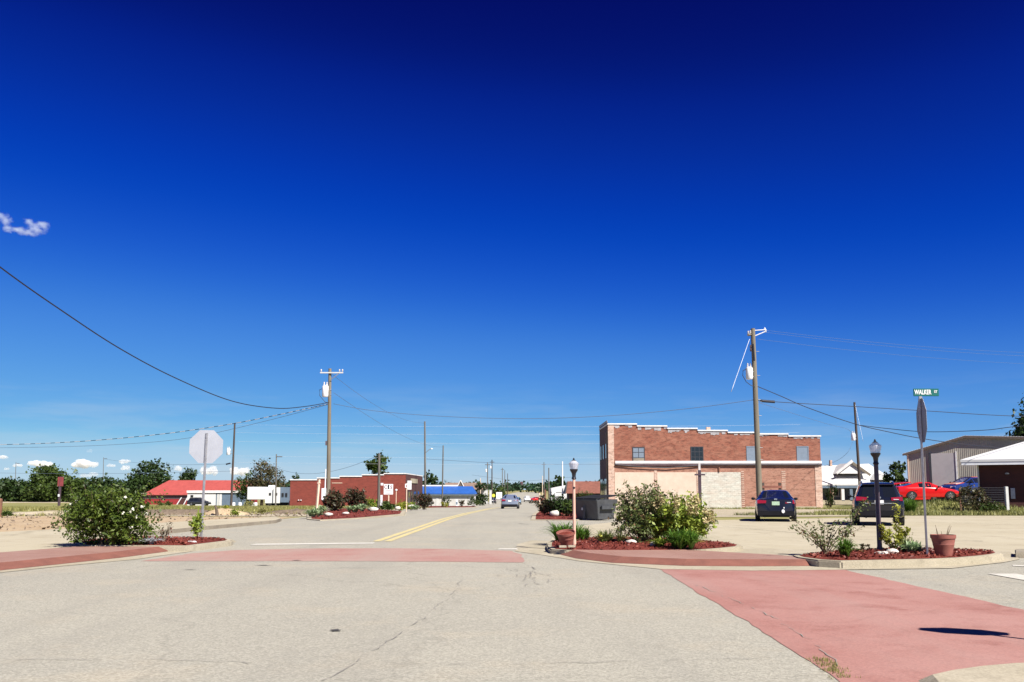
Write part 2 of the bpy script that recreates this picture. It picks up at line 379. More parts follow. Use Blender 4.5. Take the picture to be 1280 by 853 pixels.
def paver():
    m, nt, b = nodes_of('red brick pavers'); p = pos(nt)
    t = N(nt, 'ShaderNodeTexBrick'); nt.links.new(p, t.inputs['Vector']); t.inputs['Scale'].default_value = 1
    t.inputs['Brick Width'].default_value = .2; t.inputs['Row Height'].default_value = .1; t.inputs['Mortar Size'].default_value = .008
    t.inputs['Color1'].default_value = (.255, .135, .105, 1); t.inputs['Color2'].default_value = (.21, .10, .076, 1); t.inputs['Mortar'].default_value = (.26, .18, .14, 1)
    f = noise(nt, p, .8, 5); g = noise(nt, p, 30, 3)
    col = mix(nt, math_(nt, 'MULTIPLY', ramp(nt, f, .45, .7), .45), t.outputs['Color'], (.31, .20, .165))
    col = mix(nt, math_(nt, 'MULTIPLY', ramp(nt, g, .5, .7), .3), col, (.22, .09, .06))
    nt.links.new(col, b.inputs['Base Color']); b.inputs['Roughness'].default_value = .9
    bumped(nt, b, t.outputs['Fac'], -.3, .01); return m
mats()

# ------------------------------------------------------------------ ground helpers
def clean(pts):
    return [(p[0], p[1]) for p in pts]
def inset(pts, d):
    n = len(pts); area = sum(pts[i][0] * pts[(i + 1) % n][1] - pts[(i + 1) % n][0] * pts[i][1] for i in range(n))
    sg = 1 if area > 0 else -1; out = []
    for i in range(n):
        a, b, c = (Vector(pts[(i + k) % n]) for k in (-1, 0, 1))
        e1 = (b - a).normalized(); e2 = (c - b).normalized()
        n1 = Vector((-e1.y, e1.x)) * sg; n2 = Vector((-e2.y, e2.x)) * sg
        m = n1 + n2
        m = m / max(.35, 1 + n1.dot(n2)) if m.length > 1e-4 else n1
        out.append(tuple(b + m * d))
    return out
def smooth_poly(pts, it=2):
    for _ in range(it):
        q = []; n = len(pts)
        for i in range(n):
            a, b = Vector(pts[i]), Vector(pts[(i + 1) % n]); q += [tuple(a * .75 + b * .25), tuple(a * .25 + b * .75)]
        pts = q
    return pts
def sheet(name, pts, off, mat, kind='structure', parent=None):
    bm = bmesh.new(); f = bm.faces.new([bm.verts.new((p[0], p[1], 0)) for p in pts])
    for b, _ in BREAKS[1:-1]:
        bmesh.ops.bisect_plane(bm, geom=bm.verts[:] + bm.edges[:] + bm.faces[:], plane_co=(0, b, 0), plane_no=(0, 1, 0))
    bmesh.ops.triangulate(bm, faces=bm.faces)
    for v in bm.verts: v.co.z = gz(v.co.y) + off
    bmesh.ops.recalc_face_normals(bm, faces=bm.faces)
    if sum(q.normal.z for q in bm.faces) < 0: bmesh.ops.reverse_faces(bm, faces=bm.faces)
    me = bpy.data.meshes.new(name); bm.to_mesh(me); bm.free()
    o = link_mesh(name, me, mat, parent); props(o, kind=kind); return o
def raised(name, pts, h, mat, kind='structure', parent=None, slope=0, bevel=.02, bottom=-.05):
    """raised pad with vertical or sloping sides"""
    top = inset(pts, slope) if slope else pts; n = len(pts)
    vs = [(p[0], p[1], gz(p[1]) + (0 if slope else bottom)) for p in pts] + [(p[0], p[1], gz(p[1]) + h) for p in top]
    mb = MB().add(vs, [tuple(range(n, 2 * n))] + [(i, (i + 1) % n, n + (i + 1) % n, n + i) for i in range(n)])
    o = mb.build(name, mat, parent, bevel=bevel)
    if parent is None: props(o, kind=kind)
    return o
def G(*uv, off=0.0): return [tuple(gp(u, v, off).xy) for u, v in uv]

# ------------------------------------------------------------------ plant helpers
def quads_from(C, size, rng, aspect=.5, up=.4, out=None, fold=True):
    n = len(C); nr = rng.normal(size=(n, 3)); nr[:, 2] += up * 1.5
    if out is not None: nr += out
    nr /= np.linalg.norm(nr, axis=1)[:, None] + 1e-9
    t = rng.normal(size=(n, 3)); t -= (t * nr).sum(1)[:, None] * nr; t /= np.linalg.norm(t, axis=1)[:, None] + 1e-9
    b = np.cross(nr, t); L = size * (.45 + 1.15 * rng.random(n) ** 1.4)[:, None]; W = L * aspect
    V = np.empty((n, 4, 3)); V[:, 0] = C - t * L / 2; V[:, 1] = C + b * W / 2 + nr * L * .08; V[:, 2] = C + t * L / 2; V[:, 3] = C - b * W / 2 + nr * L * .08
    return V.reshape(-1, 3)
def clumps(blobs, n, rng, per=14, shell=.55, sig=.16):
    blobs = np.array(blobs, float); vol = np.prod(blobs[:, 3:6], axis=1) ** (2 / 3); out = []
    for bl, k in zip(blobs, (n * vol / vol.sum()).astype(int)):
        m = max(2, k // per); d = rng.normal(size=(m, 3)); d /= np.linalg.norm(d, axis=1)[:, None]
        r = (shell + (1 - shell) * rng.random(m) ** .7) * (1 + .16 * rng.normal(size=m)).clip(.7, 1.35); c = d * r[:, None]
        pts = np.repeat(c, per, 0) + rng.normal(size=(m * per, 3)) * sig
        out.append(bl[:3] + pts * bl[3:6])
    return np.concatenate(out)
def leafy(name, C, size, mat, parent, rng, **kw): return np_mesh(name, quads_from(C, size, rng, **kw), 4, mat, parent)

def tree(loc, w, h, mat, label, group=None, name='broadleaf_tree', n=2600, leaf=.45, seed=0, crown_from=.25, nb=9, cat='tree', flat=.8):
    rng = np.random.default_rng(seed + 100); t = thing(name, label, cat, loc, 0, group)
    blobs = []
    for i in range(nb):
        a = 2 * PI * (i * .382) + rng.uniform(-.5, .5); rr = rng.uniform(.14, .33) * w; z = h * rng.uniform(crown_from + .18, .82)
        k = 1 - max(0, z / h - .55) * .6
        s = w * rng.uniform(.17, .27); blobs.append((math.cos(a) * rr * k, math.sin(a) * rr * k, z, s, s, min(s * flat, h - z)))
    blobs.append((w * rng.uniform(-.08, .08), 0, h * .82, w * .24, w * .24, h * .18)); blobs.append((0, 0, h * (crown_from + .28), w * .36, w * .36, h * .25))
    if crown_from < .06: blobs += [(-w * .2, 0, h * .2, w * .27, w * .25, h * .24), (w * .2, 0, h * .2, w * .27, w * .25, h * .24)]
    tr = MB().tube([(0, 0, -.1), (.05, .02, h * .3), (0, 0, h * .7)], [w * .035 + .06, w * .028 + .04, .03], 8)
    for b in blobs[:7]:
        tr.tube([(.03, .01, h * .25), (b[0] * .5, b[1] * .5, h * .25 + (b[2] - h * .25) * .6), b[:3]], [w * .018 + .03, w * .01 + .02, .015], 5)
    tr.build('trunk', MT['bark'], t, True)
    leafy('crown', clumps(blobs, int(n * 1.5), rng, shell=.42, sig=.2), leaf, mat, t, rng, aspect=.75)
    return t
def bush(loc, w, d, h, mat, label, cat='bush', name='shrub', n=2500, leaf=.07, seed=0, group=None, nb=8, low=.12, stems=6, shoots=6, aspect=.5):
    """dense rounded bush with stems, uneven outline and a few shoots"""
    rng = np.random.default_rng(seed + 300); t = thing(name, label, cat, loc, 0, group); blobs = []
    for i in range(nb):
        a = 2 * PI * i / nb + rng.uniform(-.4, .4); rr = rng.uniform(.2, .33); z = h * rng.uniform(low + .16, .62)
        blobs.append((math.cos(a) * rr * w, math.sin(a) * rr * d, z, w * rng.uniform(.15, .23), d * rng.uniform(.15, .23), h * rng.uniform(.18, .3)))
    blobs.append((0, 0, h * .68, w * .24, d * .24, h * .28)); blobs.append((0, 0, h * .42, w * .33, d * .33, h * .36))
    sm = MB()
    for i in range(stems):
        b = blobs[i % len(blobs)]
        sm.tube([(rng.normal() * .04 * w, rng.normal() * .04 * d, -.03), (b[0] * .5, b[1] * .5, b[2] * .55), b[:3]], [.02 * h + .004, .012 * h + .003, .004], 5)
    P = [clumps(blobs, n, rng)]
    for i in range(shoots):
        a = rng.uniform(0, 2 * PI); r1 = rng.uniform(.15, .42); p0 = np.array((math.cos(a) * r1 * w, math.sin(a) * r1 * d, h * rng.uniform(.5, .75)))
        p1 = p0 * np.array((1.2, 1.2, 1)) + np.array((0, 0, h * rng.uniform(.2, .36)))
        sm.tube([p0, p1], [.006, .003], 4); k = 40
        P.append(p0 + (p1 - p0) * rng.random((k, 1)) + rng.normal(size=(k, 3)) * leaf * .6)
    sm.build('stems', MT['twig'], t)
    P = np.concatenate(P); P[:, 2] = np.maximum(P[:, 2], .03)
    leafy('foliage', P, leaf, mat, t, rng, aspect=aspect)
    t['h'] = h; del t['h']
    return t
def sparse(loc, w, h, mat, label, cat='bush', name='shrub', nbr=9, per=38, leaf=.075, seed=0, group=None, lean=0, droop=.35):
    """open shrub: separate arching branches with leaves along them"""
    rng = np.random.default_rng(seed + 500); t = thing(name, label, cat, loc, 0, group); sm = MB(); P = []
    for i in range(nbr):
        a = 2 * PI * i / nbr + rng.uniform(-.4, .4); r = w / 2 * rng.uniform(.35, 1); hh = h * rng.uniform(.5, 1) * (1.1 - .4 * r / (w / 2))
        e = np.array((math.cos(a) * r + lean, math.sin(a) * r * .7, hh)); m = np.array((e[0] * .35, e[1] * .35, hh * (.62 + droop * .3)))
        pts = []
        for k in range(7):
            s = k / 6; pts.append(2 * s * (1 - s) * m + s * s * e + rng.normal(size=3) * .012)
        sm.tube(pts, [.012 - .0015 * k for k in range(7)], 4); pts = np.array(pts)
        s = .25 + .75 * rng.random(per); idx = np.minimum((s * 6).astype(int), 5); fr = (s * 6 - idx)[:, None]
        P.append(pts[idx] * (1 - fr) + pts[idx + 1] * fr + rng.normal(size=(per, 3)) * leaf * .55)
    sm.build('stems', MT['twig'], t); P = np.concatenate(P); P[:, 2] = np.maximum(P[:, 2], .03)
    leafy('foliage', P, leaf, mat, t, rng, aspect=.45); return t
def blades_mesh(spots, n, h, spread, width, rng, seg=4):
    """arching blades, each a strip of quads; spots: (k,3) tuft centres"""
    V = []
    for (x, y, z) in spots:
        a = rng.uniform(0, 2 * PI, n); hh = h * rng.uniform(.55, 1.1, n); sp = spread * rng.uniform(.2, 1.15, n)
        for j in range(n):
            ca, sa = math.cos(a[j]), math.sin(a[j]); px, py = -sa, ca; prev = None
            bx, by = x + ca * .04 * spread, y + sa * .04 * spread
            for k in range(seg + 1):
                s = k / seg; r = sp[j] * s ** 1.3; zz = hh[j] * (1.75 * s - s * s * (.75 + .55 * sp[j] / (spread * 1.1)))
                wd = width * (1 - s ** 2 * .92); c = (bx + ca * r, by + sa * r, z + zz)
                cur = ((c[0] + px * wd / 2, c[1] + py * wd / 2, c[2]), (c[0] - px * wd / 2, c[1] - py * wd / 2, c[2]))
                if prev: V += [prev[0], prev[1], cur[1], cur[0]]
                prev = cur
    return np.array(V)
def clump(loc, w, h, mat, label, name='lily_clump', cat='plant', n=70, width=.028, seed=0, group=None, tufts=5, sx=.13):
    rng = np.random.default_rng(seed + 700); t = thing(name, label, cat, loc, 0, group)
    sp = [(rng.normal() * w * sx, rng.normal() * w * sx * .6, 0) for _ in range(tufts)]
    np_mesh('blades', blades_mesh(sp, int(n * 2.2) // tufts, h * .95, w * .5, width, rng, 5), 4, mat, t); return t
def tuft_field(name, pts, h, mat, rng, per=6, w=.03):
    pts = np.repeat(np.asarray(pts), per, 0); n = len(pts); a = rng.uniform(0, 2 * PI, n); L = h * rng.uniform(.4, 1.2, n)
    off = rng.normal(size=(n, 2)) * h * .35; V = np.empty((n, 3, 3))
    bx = pts[:, :2] + off; lean = rng.normal(size=(n, 2)) * h * .3
    d = np.stack([np.cos(a), np.sin(a)], 1) * w
    V[:, 0, :2] = bx - d; V[:, 1, :2] = bx + d; V[:, 2, :2] = bx + lean; V[:, :2, 2] = pts[:, 2:3] - .02; V[:, 2, 2] = pts[:, 2] + L
    o = np_mesh(name, V.reshape(-1, 3), 3, mat); props(o, kind='stuff'); return o
SKY_MUL, VEIL, SKY_STR, EXPOSURE = 4.55, (2.8, 3.15, 3.45), .1, 1.13
# ================================================================== camera, light, sky
cam = bpy.data.cameras.new('camera'); co = bpy.data.objects.new('camera', cam); COL.objects.link(co)
co.location = (0, 0, CAMH); co.rotation_euler = (PI / 2 + PITCH, 0, 0)
cam.sensor_width = 36; cam.lens = FOC / 1280 * 36; cam.shift_y = SHIFT / 1280; cam.clip_end = 20000; cam.clip_start = .05
SC.camera = co
SUN_EL = R(46); TO_SUN = Vector((.64 * math.cos(SUN_EL), -.77 * math.cos(SUN_EL), math.sin(SUN_EL))).normalized()
sl = bpy.data.lights.new('sun', 'SUN'); sl.energy = 4.6; sl.angle = R(.5); sl.color = (1, .945, .86)
so = bpy.data.objects.new('sun', sl); COL.objects.link(so); so.rotation_euler = TO_SUN.to_track_quat('Z', 'Y').to_euler()
wd = bpy.data.worlds.new('World'); SC.world = wd; wd.use_nodes = True; nt = wd.node_tree
bg = nt.nodes['Background']; sky = N(nt, 'ShaderNodeTexSky', sky_type='NISHITA'); sky.sun_disc = False
sky.sun_elevation = SUN_EL; sky.sun_rotation = math.atan2(TO_SUN.x, TO_SUN.y); sky.altitude = 2500; sky.air_density = 1.0; sky.dust_density = .2; sky.ozone_density = 10
# polarised deep blue: a tone curve for each channel of the sky texture
rc_ = N(nt, 'ShaderNodeRGBCurve'); rc_.mapping.use_clip = False
nt.links.new(scaled(nt, sky.outputs[0], (.1, .1, .1)), rc_.inputs['Color'])
for ch, P in enumerate((((0, 0), (.0433, .0010), (.0548, .0013), (.0816, .004), (.141, .061), (.2865, .19), (.454, .40), (.7, .5), (1, .55)),
                        ((0, 0), (.1025, .006), (.1256, .020), (.1854, .070), (.3077, .242), (.53, .456), (.676, .60), (1, .7)),
                        ((0, 0), (.2, .08), (.2558, .14), (.3092, .28), (.433, .53), (.637, .72), (.828, .79), (1, .82)))):
    cv = rc_.mapping.curves[ch]
    cv.points[0].location = P[0]; cv.points[1].location = P[-1]
    for p in P[1:-1]: cv.points.new(*p)
rc_.mapping.update()
skyc = scaled(nt, rc_.outputs['Color'], (SKY_MUL,) * 3)
# thin veil of high cloud low over the horizon
tc = N(nt, 'ShaderNodeTexCoord').outputs['Generated']; sx = N(nt, 'ShaderNodeSeparateXYZ'); nt.links.new(tc, sx.inputs[0])
vn = noise(nt, scaled(nt, tc, (5, 5, 42)), 1.2, 6, .6)
band = math_(nt, 'MULTIPLY', ramp(nt, sx.outputs[2], .125, .02), ramp(nt, vn, .46, .8))
skyc = mix(nt, math_(nt, 'MULTIPLY', band, .55), skyc, VEIL)
nt.links.new(skyc, bg.inputs['Color']); bg.inputs['Strength'].default_value = SKY_STR
SC.view_settings.view_transform = 'Standard'; SC.view_settings.look = 'None'; SC.view_settings.gamma = 1; SC.view_settings.use_curve_mapping = False
SC.view_settings.exposure = EXPOSURE
SC.cycles.volume_bounces = 3; SC.cycles.max_bounces = 8; SC.cycles.transparent_max_bounces = 8

# ================================================================== ground, roads, pavements
def rag(pts, amp, seed, step=3.0):
    rng = np.random.default_rng(seed); out = []; n = len(pts)
    for i in range(n):
        a, b = Vector(pts[i]), Vector(pts[(i + 1) % n]); k = max(1, int((b - a).length / step)); nn = Vector((-(b - a).y, (b - a).x)).normalized()
        for j in range(k): out.append(tuple(a.lerp(b, j / k) + nn * rng.normal() * amp))
    return out

sheet('ground', [(-4000, -200), (4000, -200), (4000, 5000), (-4000, 5000)], 0, MT['ground'])
AX = lambda y: .021 * y
sheet('side_street', [(-220, 3.5), (220, 3.5), (220, 22), (-220, 22)], .004, MT['asphalt'])
sheet('main_street', [(-12.6 + AX(-60), -60), (5.2 + AX(-60), -60), (5.2 + AX(850), 850), (-12.6 + AX(850), 850)], .008, MT['asphalt'])
sheet('parking_lot', G((688, 676), (760, 676), (925, 686), (1000, 698), (1250, 697), (1290, 694), (1700, 694), (1700, 641), (1290, 641), (1130, 643.5), (1060, 648), (900, 650.5), (775, 652), (742, 656), (700, 661)), .012, MT['concrete'])
sheet('gutter', G((644, 690), (680, 695), (725, 702.5), (825, 712.5), (940, 714.5), (1040, 713.5), (1190, 711.5), (1255, 704), (1275, 700), (1262, 690), (1000, 688), (690, 677), (665, 676.3), (647, 681)), .016, MT['kerb'])
sheet('gutter', G((-250, 775), (-100, 731), (0, 717), (80, 708.5), (170, 700.3), (240, 690), (285, 682.5), (296, 678), (290, 675), (230, 679), (100, 690), (0, 700), (-250, 740)), .016, MT['kerb'])
sheet('crosswalk', rag(G((176, 702.3), (400, 702.3), (560, 703), (655, 704), (652, 694), (640, 689.5), (560, 687), (480, 686), (380, 686.5), (292, 688.5), (235, 693)), .02, 51, .35), .012, MT['crosswalk_faded'])
sheet('crosswalk', rag(G((824, 712.2), (1050, 712.2), (1170, 739), (1290, 766), (1420, 796), (1420, 900), (1100, 905), (1050, 853), (940, 783)), .014, 52, .25), .0125, MT['crosswalk'])
x0, x1 = gp(1135, 853).x, 40
raised('pavement', smooth_poly([gp(1128, 856).xy.to_tuple(), gp(1190, 842).xy.to_tuple(), gp(1280, 834).xy.to_tuple(), (12, 7.9), (40, 7.9), (40, -10), (2.6, -10), (2.6, 4)], 1), .07, MT['kerb'], slope=.12)
eg = [gp(u, v) for u, v in ((1022, 826), (1030, 829), (1038, 836), (1046, 842), (1052, 848), (1040, 840), (1034, 833))]
EDGE = np.array([(p.x + dx, p.y + dy, .012) for p in eg for dx, dy in RNG.normal(size=(16, 2)) * .05])

def brick_pad(F, Bk, D):
    """brick pavement with a sloping darker edge towards the road"""
    F = [Vector(p) for p in F]; Bk = [Vector(p) for p in Bk]; c = sum(Bk, Vector((0, 0))) / len(Bk); T = []
    for i, p in enumerate(F):
        d = (F[min(i + 1, len(F) - 1)] - F[max(i - 1, 0)]).normalized(); nn = Vector((-d.y, d.x)); nn = nn if nn.dot(c - p) > 0 else -nn; T.append(p + nn * D[i])
    n = len(F); Bk = Bk[::-1]; L = [0]
    for a, b in zip(Bk, Bk[1:]): L.append(L[-1] + (b - a).length)
    Q = [0]
    for a, b in zip(T, T[1:]): Q.append(Q[-1] + (b - a).length)
    def on(s):
        for k in range(len(Bk) - 1):
            if s <= L[k + 1] + 1e-6: return Bk[k].lerp(Bk[k + 1], (s - L[k]) / (L[k + 1] - L[k]))
        return Bk[-1]
    Bk = [on(q / Q[-1] * L[-1]) for q in Q]
    rows = [[(p.x, p.y, .02) for p in F], [(p.x, p.y, .127) for p in T], [(p.x, p.y, .127) for p in Bk]]
    mb = MB().add(sum(rows, []), [(r * n + i, r * n + i + 1, (r + 1) * n + i + 1, (r + 1) * n + i) for r in (0, 1) for i in range(n - 1)])
    o = mb.build('brick_pavement', MT['pavers'], fix=True); props(o, kind='structure')
    if sum(p.normal.z for p in o.data.polygons) < 0: o.data.flip_normals()
    two_mats(o, MT['pavers_edge'])
def two_mats(o, side):
    o.data.materials.append(side)
    for p in o.data.polygons:
        if abs(p.normal.z) < .97: p.material_index = 1
brick_pad(G((684, 689), (700, 694.3), (720, 699.3), (765, 704.8), (855, 708.7), (940, 709.3), (1040, 708.6)), G((1030, 699.5), (990, 695), (930, 692), (870, 688), (760, 686), (692, 685), off=.12), (.1, .25, .33, .36, .36, .33, .2))
brick_pad(G((-200, 751), (-100, 728), (0, 714.5), (80, 706), (150, 698.5), (200, 691.8), (238, 686.3)), G((232, 682), (180, 681), (110, 682), (60, 686.5), (0, 691), (-100, 700), (-200, 711), off=.12), (.36, .36, .36, .36, .34, .3, .1))
raised('pavement', G((-400, 735), (-200, 713), (-100, 702), (0, 692.5), (60, 688), (105, 684.5), (110, 679), (150, 670), (200, 664), (260, 658.3), (345, 650.8), (352, 648), (345, 646), (260, 650), (180, 655), (80, 661), (-60, 668), (-250, 682), (-500, 700), off=.12), .12, MT['concrete'])
# dark kerb face along the parking lane on the left
k0 = G((180, 666.3), (200, 664.3), (260, 658.6), (345, 651.1), (352, 648.6), off=.12)
raised('kerb', k0 + [(p[0] - .1, p[1] + .22) for p in k0[::-1]], .14, MT['kerb_dirty'])
raised('kerb', G((1269, 698), (1700, 700), (1700, 694), (1269, 693.5)), .13, MT['kerb_dirty'])

def bed(label, pts, group, kerb=None, h=.15, rim=.16, seed=0, cat='planting bed', chips=1400, csize=.07):
    c = Vector((sum(p[0] for p in pts) / len(pts), sum(p[1] for p in pts) / len(pts)))
    z = gz(c.y); t = thing('planting_bed', label, cat, (c.x, c.y, z), 0, group)
    loc = [(p[0] - c.x, p[1] - c.y) for p in pts]; n = len(loc)
    vs = [(p[0], p[1], -.05) for p in loc] + [(p[0], p[1], h) for p in loc]
    MB().add(vs, [tuple(range(n, 2 * n))] + [(i, (i + 1) % n, n + (i + 1) % n, n + i) for i in range(n)]).build('kerb', kerb or MT['kerb'], t, bevel=.03)
    q = inset(loc, rim); ctr = (0, 0)
    mid = [(p[0] * .55, p[1] * .55) for p in q]
    rng = np.random.default_rng(seed)
    vs = [(p[0], p[1], h + .006) for p in q] + [(p[0], p[1], h + .05) for p in mid] + [(0, 0, h + .06)]
    fs = [(i, (i + 1) % n, n + (i + 1) % n, n + i) for i in range(n)] + [(n + i, n + (i + 1) % n, 2 * n) for i in range(n)]
    MB().add(vs, fs).build('mulch', MT['mulch'], t, True)
    P = []
    for _ in range(chips):
        i = rng.integers(n); a = Vector(q[i]); b = Vector(q[(i + 1) % n]); s, w = rng.random(), math.sqrt(rng.random()) * .985
        p = (a * (1 - s) + b * s) * w; P.append((p.x, p.y, h + .012 + .055 * min(1, (1 - w) * 2.2) + rng.random() * .02))
    o = leafy('mulch_chips', np.array(P), csize, MT['chips'], t, rng, aspect=.4, up=1.2); o['kind'] = 'stuff'
    return t
BEDS = 'mulched planting beds along the kerbs'
bed('mulch bed with the big flowering bush and pink lamp post', smooth_poly(G((683, 683.5), (690, 687.8), (760, 688.8), (850, 688.5), (895, 686.5), (935, 682.3), (910, 678), (850, 673), (760, 671), (700, 673), (684, 677), off=.12), 1), BEDS, rim=.13, h=.12, seed=1, chips=2600)
bed('mulch bed with the street name sign and dark lamp post', smooth_poly(G((984, 695), (1035, 701.8), (1100, 700.8), (1190, 698.8), (1244, 694.2), (1257, 691), (1240, 688), (1140, 686), (1050, 688), (1005, 692), off=.15), 1), BEDS, rim=.15, seed=2, chips=2200)
bed('mulch bed under the white rose bush and left stop sign', smooth_poly(G((100, 681.8), (170, 682.2), (236, 682.6), (241, 682), (289, 676), (292, 674.6), (284, 673.4), (200, 672), (130, 673), (92, 677), off=.15), 0), BEDS, seed=3, chips=1600)
bed('narrow mulch bed in front of the low red brick building', G((383, 647.6), (400, 649), (450, 646.6), (505, 643), (507, 640.4), (440, 638), (384, 641), off=.1), BEDS, h=.12, seed=4, chips=500, csize=.12, rim=.25)
bed('mulch bed with bushes across the driveway from the pink lamp post', G((663, 648.3), (722, 649), (735, 645), (720, 639), (680, 638), (665, 643), off=.1), BEDS, h=.12, seed=5, chips=500, csize=.12, rim=.25)
bed('far mulch bed with bushes along the blue roofed building', [(-15.5, 146), (-7, 149), (-5.8, 153), (-6.6, 160), (-15, 162)], BEDS, h=.12, seed=6, chips=200, csize=.15, rim=.25)

# paint
def line_strip(name, xf, y0, y1, w, off, mat):
    pts = [(xf(y0) - w / 2, y0), (xf(y0) + w / 2, y0), (xf(y1) + w / 2, y1), (xf(y1) - w / 2, y1)]
    sheet(name, pts, off, mat)
YL = lambda y: -4.29 + .021 * y
line_strip('yellow_road_line', lambda y: YL(y) - .16, 25.7, 330, .21, .016, MT['yellow_paint'])
line_strip('yellow_road_line', lambda y: YL(y) + .16, 25.7, 330, .21, .016, MT['yellow_paint'])
sheet('stop_line', G((312, 682.3), (466, 680.4), (469, 679), (320, 680.6)), .016, MT['white_paint'])
sheet('stop_line', [(8.45, 12), (8.95, 12), (8.95, 15.9), (8.45, 15.9)], .014, MT['white_paint'])
sheet('parking_line', G((1266, 707.2), (1400, 712), (1400, 713.2), (1266, 708.4)), .014, MT['white_paint'])
sheet('white_road_line', G((622, 688), (648, 688), (646, 686.6), (624, 686.8)), .018, MT['white_paint'])

def ribbon_sheet(pxs, w, seed):
    rng = np.random.default_rng(seed); P = []
    for (a, b) in zip(pxs, pxs[1:]):
        A, B = gp(*a), gp(*b); k = max(2, int((B - A).length / .12))
        for i in range(k): P.append(A.lerp(B, i / k))
    P = [p + Vector((rng.normal() * .022, rng.normal() * .022, 0)) for p in P]; L = []; Rr = []
    for i, p in enumerate(P):
        d = (P[min(i + 1, len(P) - 1)] - P[max(i - 1, 0)]).normalized(); nn = Vector((-d.y, d.x, 0)) * w * rng.uniform(.12, .55)
        L.append(p + nn); Rr.append(p - nn)
    return L, Rr
cm = MB()
for i, (pxs, w) in enumerate([([(578, 724), (572, 738), (540, 765), (500, 795), (455, 822), (400, 858)], .012), ([(0, 826), (90, 827), (200, 826), (300, 830), (378, 835)], .014), ([(500, 832), (640, 832), (800, 828), (1000, 824)], .012),
                              ([(655, 704), (668, 712), (662, 722), (676, 733)], .02), ([(640, 712), (668, 716), (690, 722)], .018), ([(668, 712), (655, 728)], .014), ([(872, 733), (965, 772), (1012, 801), (1066, 845)], .013), ([(1090, 712), (1180, 733), (1290, 757)], .009),
                              ([(380, 716), (350, 726), (310, 740)], .008), ([(560, 735), (480, 744), (640, 738)], .008)]):
    L, Rr = ribbon_sheet(pxs, w, i)
    for k in range(len(L) - 1):
        if (k * 7 + i * 3) % 11 in (0, 3, 4, 8): continue
        a, b, c, d = L[k], L[k + 1], Rr[k + 1], Rr[k]
        cm.quad(*[(p.x, p.y, .019) for p in (a, b, c, d)])
rr = np.random.default_rng(8)
for j in range(26):
    u, v = 660 + rr.normal() * 16, 721 + rr.normal() * 7; an = rr.uniform(0, PI); l = rr.uniform(6, 16)
    L, Rr = ribbon_sheet([(u, v), (u + math.cos(an) * l, v + math.sin(an) * l * .35)], .012, 90 + j)
    for k in range(len(L) - 1): cm.quad(*[(p.x, p.y, .0195) for p in (L[k], L[k + 1], Rr[k + 1], Rr[k])])
o = cm.build('road_cracks', MT['crack']); props(o, kind='structure')
pm = MB()
for (u, v, w, d, rz) in ((420, 790, .055, .06, .2), (330, 708, .16, .05, .05), (238, 713.3, .11, .035, 0), (371, 701.6, .1, .05, 0)):
    p = gp(u, v); n = 9
    pm.add([(p.x + w * math.cos(2 * PI * k / n) * (1 + .45 * math.sin(k * 5)), p.y + d * math.sin(2 * PI * k / n) * (1 + .45 * math.cos(k * 3)), .021) for k in range(n)], [tuple(range(n))])
o = pm.build('road_patches', MT['patch']); props(o, kind='structure')
cm = MB()
for i, (pxs, w) in enumerate([([(1195, 676.3), (1215, 677), (1236, 677.8)], .1), ([(905, 659), (985, 666), (1010, 668.5)], .05), ([(1150, 653), (1230, 655.5), (1290, 658)], .07), ([(683, 650), (690, 658), (697, 664)], .05), ([(1030, 674), (1100, 676)], .05), ([(648, 655), (662, 656.4)], .12)]):
    L, Rr = ribbon_sheet(pxs, w, 40 + i)
    for k in range(len(L) - 1): cm.quad(*[(p.x, p.y, gz(p.y) + .022) for p in (L[k], L[k + 1], Rr[k + 1], Rr[k])])
o = cm.build('pavement_cracks', MT['patch']); props(o, kind='structure')

# left lots, fields and lanes
sheet('sand_lot', rag([(-90, 33), (-20, 30), (-12.2, 36), (-12.0, 49), (-22, 52), (-50, 51), (-90, 52)], .5, 1, 2.0), .01, MT['sand'])
sheet('gravel_lot', rag([(-48, 52.5), (-24, 53), (-12, 50.5), (-11.6, 58), (-14, 67), (-30, 66), (-48, 62)], .6, 2, 2.0), .014, MT['lot'])
sheet('lane', [(-160, 66), (-40, 64), (-34, 67), (-34, 71), (-160, 73)], .012, MT['lot'])
sheet('lane', [(-420, 248), (-90, 246), (-90, 262), (-420, 268)], .012, MT['lot'])
sheet('grass_field', rag([(-300, 84), (-34, 80), (-34, 240), (-300, 244)], .8, 4, 6), .008, MT['grass_ground'])
sheet('grass_verge', rag([(-60, 68), (-30, 68), (-13.2, 70), (-13.4, 116), (-60, 116)], .7, 5, 4), .016, MT['grass_ground'])
# right side: verge behind the parking lot, rising bank
def BZ(x, y):
    f = min(1, max(0, (x - .42 * y) / 4.0)); g = min(1, max(0, (y - 56) / 5.5)); f, g = f * f * (3 - 2 * f), g * g * (3 - 2 * g)
    return gz(y) + (.72 - gz(y)) * f * g
def bank():
    xs = [13 + 1.5 * i for i in range(34)] + [70, 90, 120]; ys = [52.4, 53.2, 54, 55, 56, 57, 58, 59, 60, 61, 62, 65, 70, 75, 80, 86, 92, 100, 120, 150]
    bm = bmesh.new(); vv = {}
    for i, x in enumerate(xs):
        for j, y in enumerate(ys):
            vv[i, j] = bm.verts.new((x, y, BZ(x, y) + .012))
    for i in range(len(xs) - 1):
        for j in range(len(ys) - 1):
            if xs[i + 1] > .42 * ys[j] + .2: bm.faces.new((vv[i, j], vv[i + 1, j], vv[i + 1, j + 1], vv[i, j + 1]))
    bmesh.ops.delete(bm, geom=[v for v in bm.verts if not v.link_faces], context='VERTS'); me = bpy.data.meshes.new('grass_bank'); bm.to_mesh(me); bm.free(); o = link_mesh('grass_bank', me, MT['grass_ground']); props(o, kind='structure')
bank()
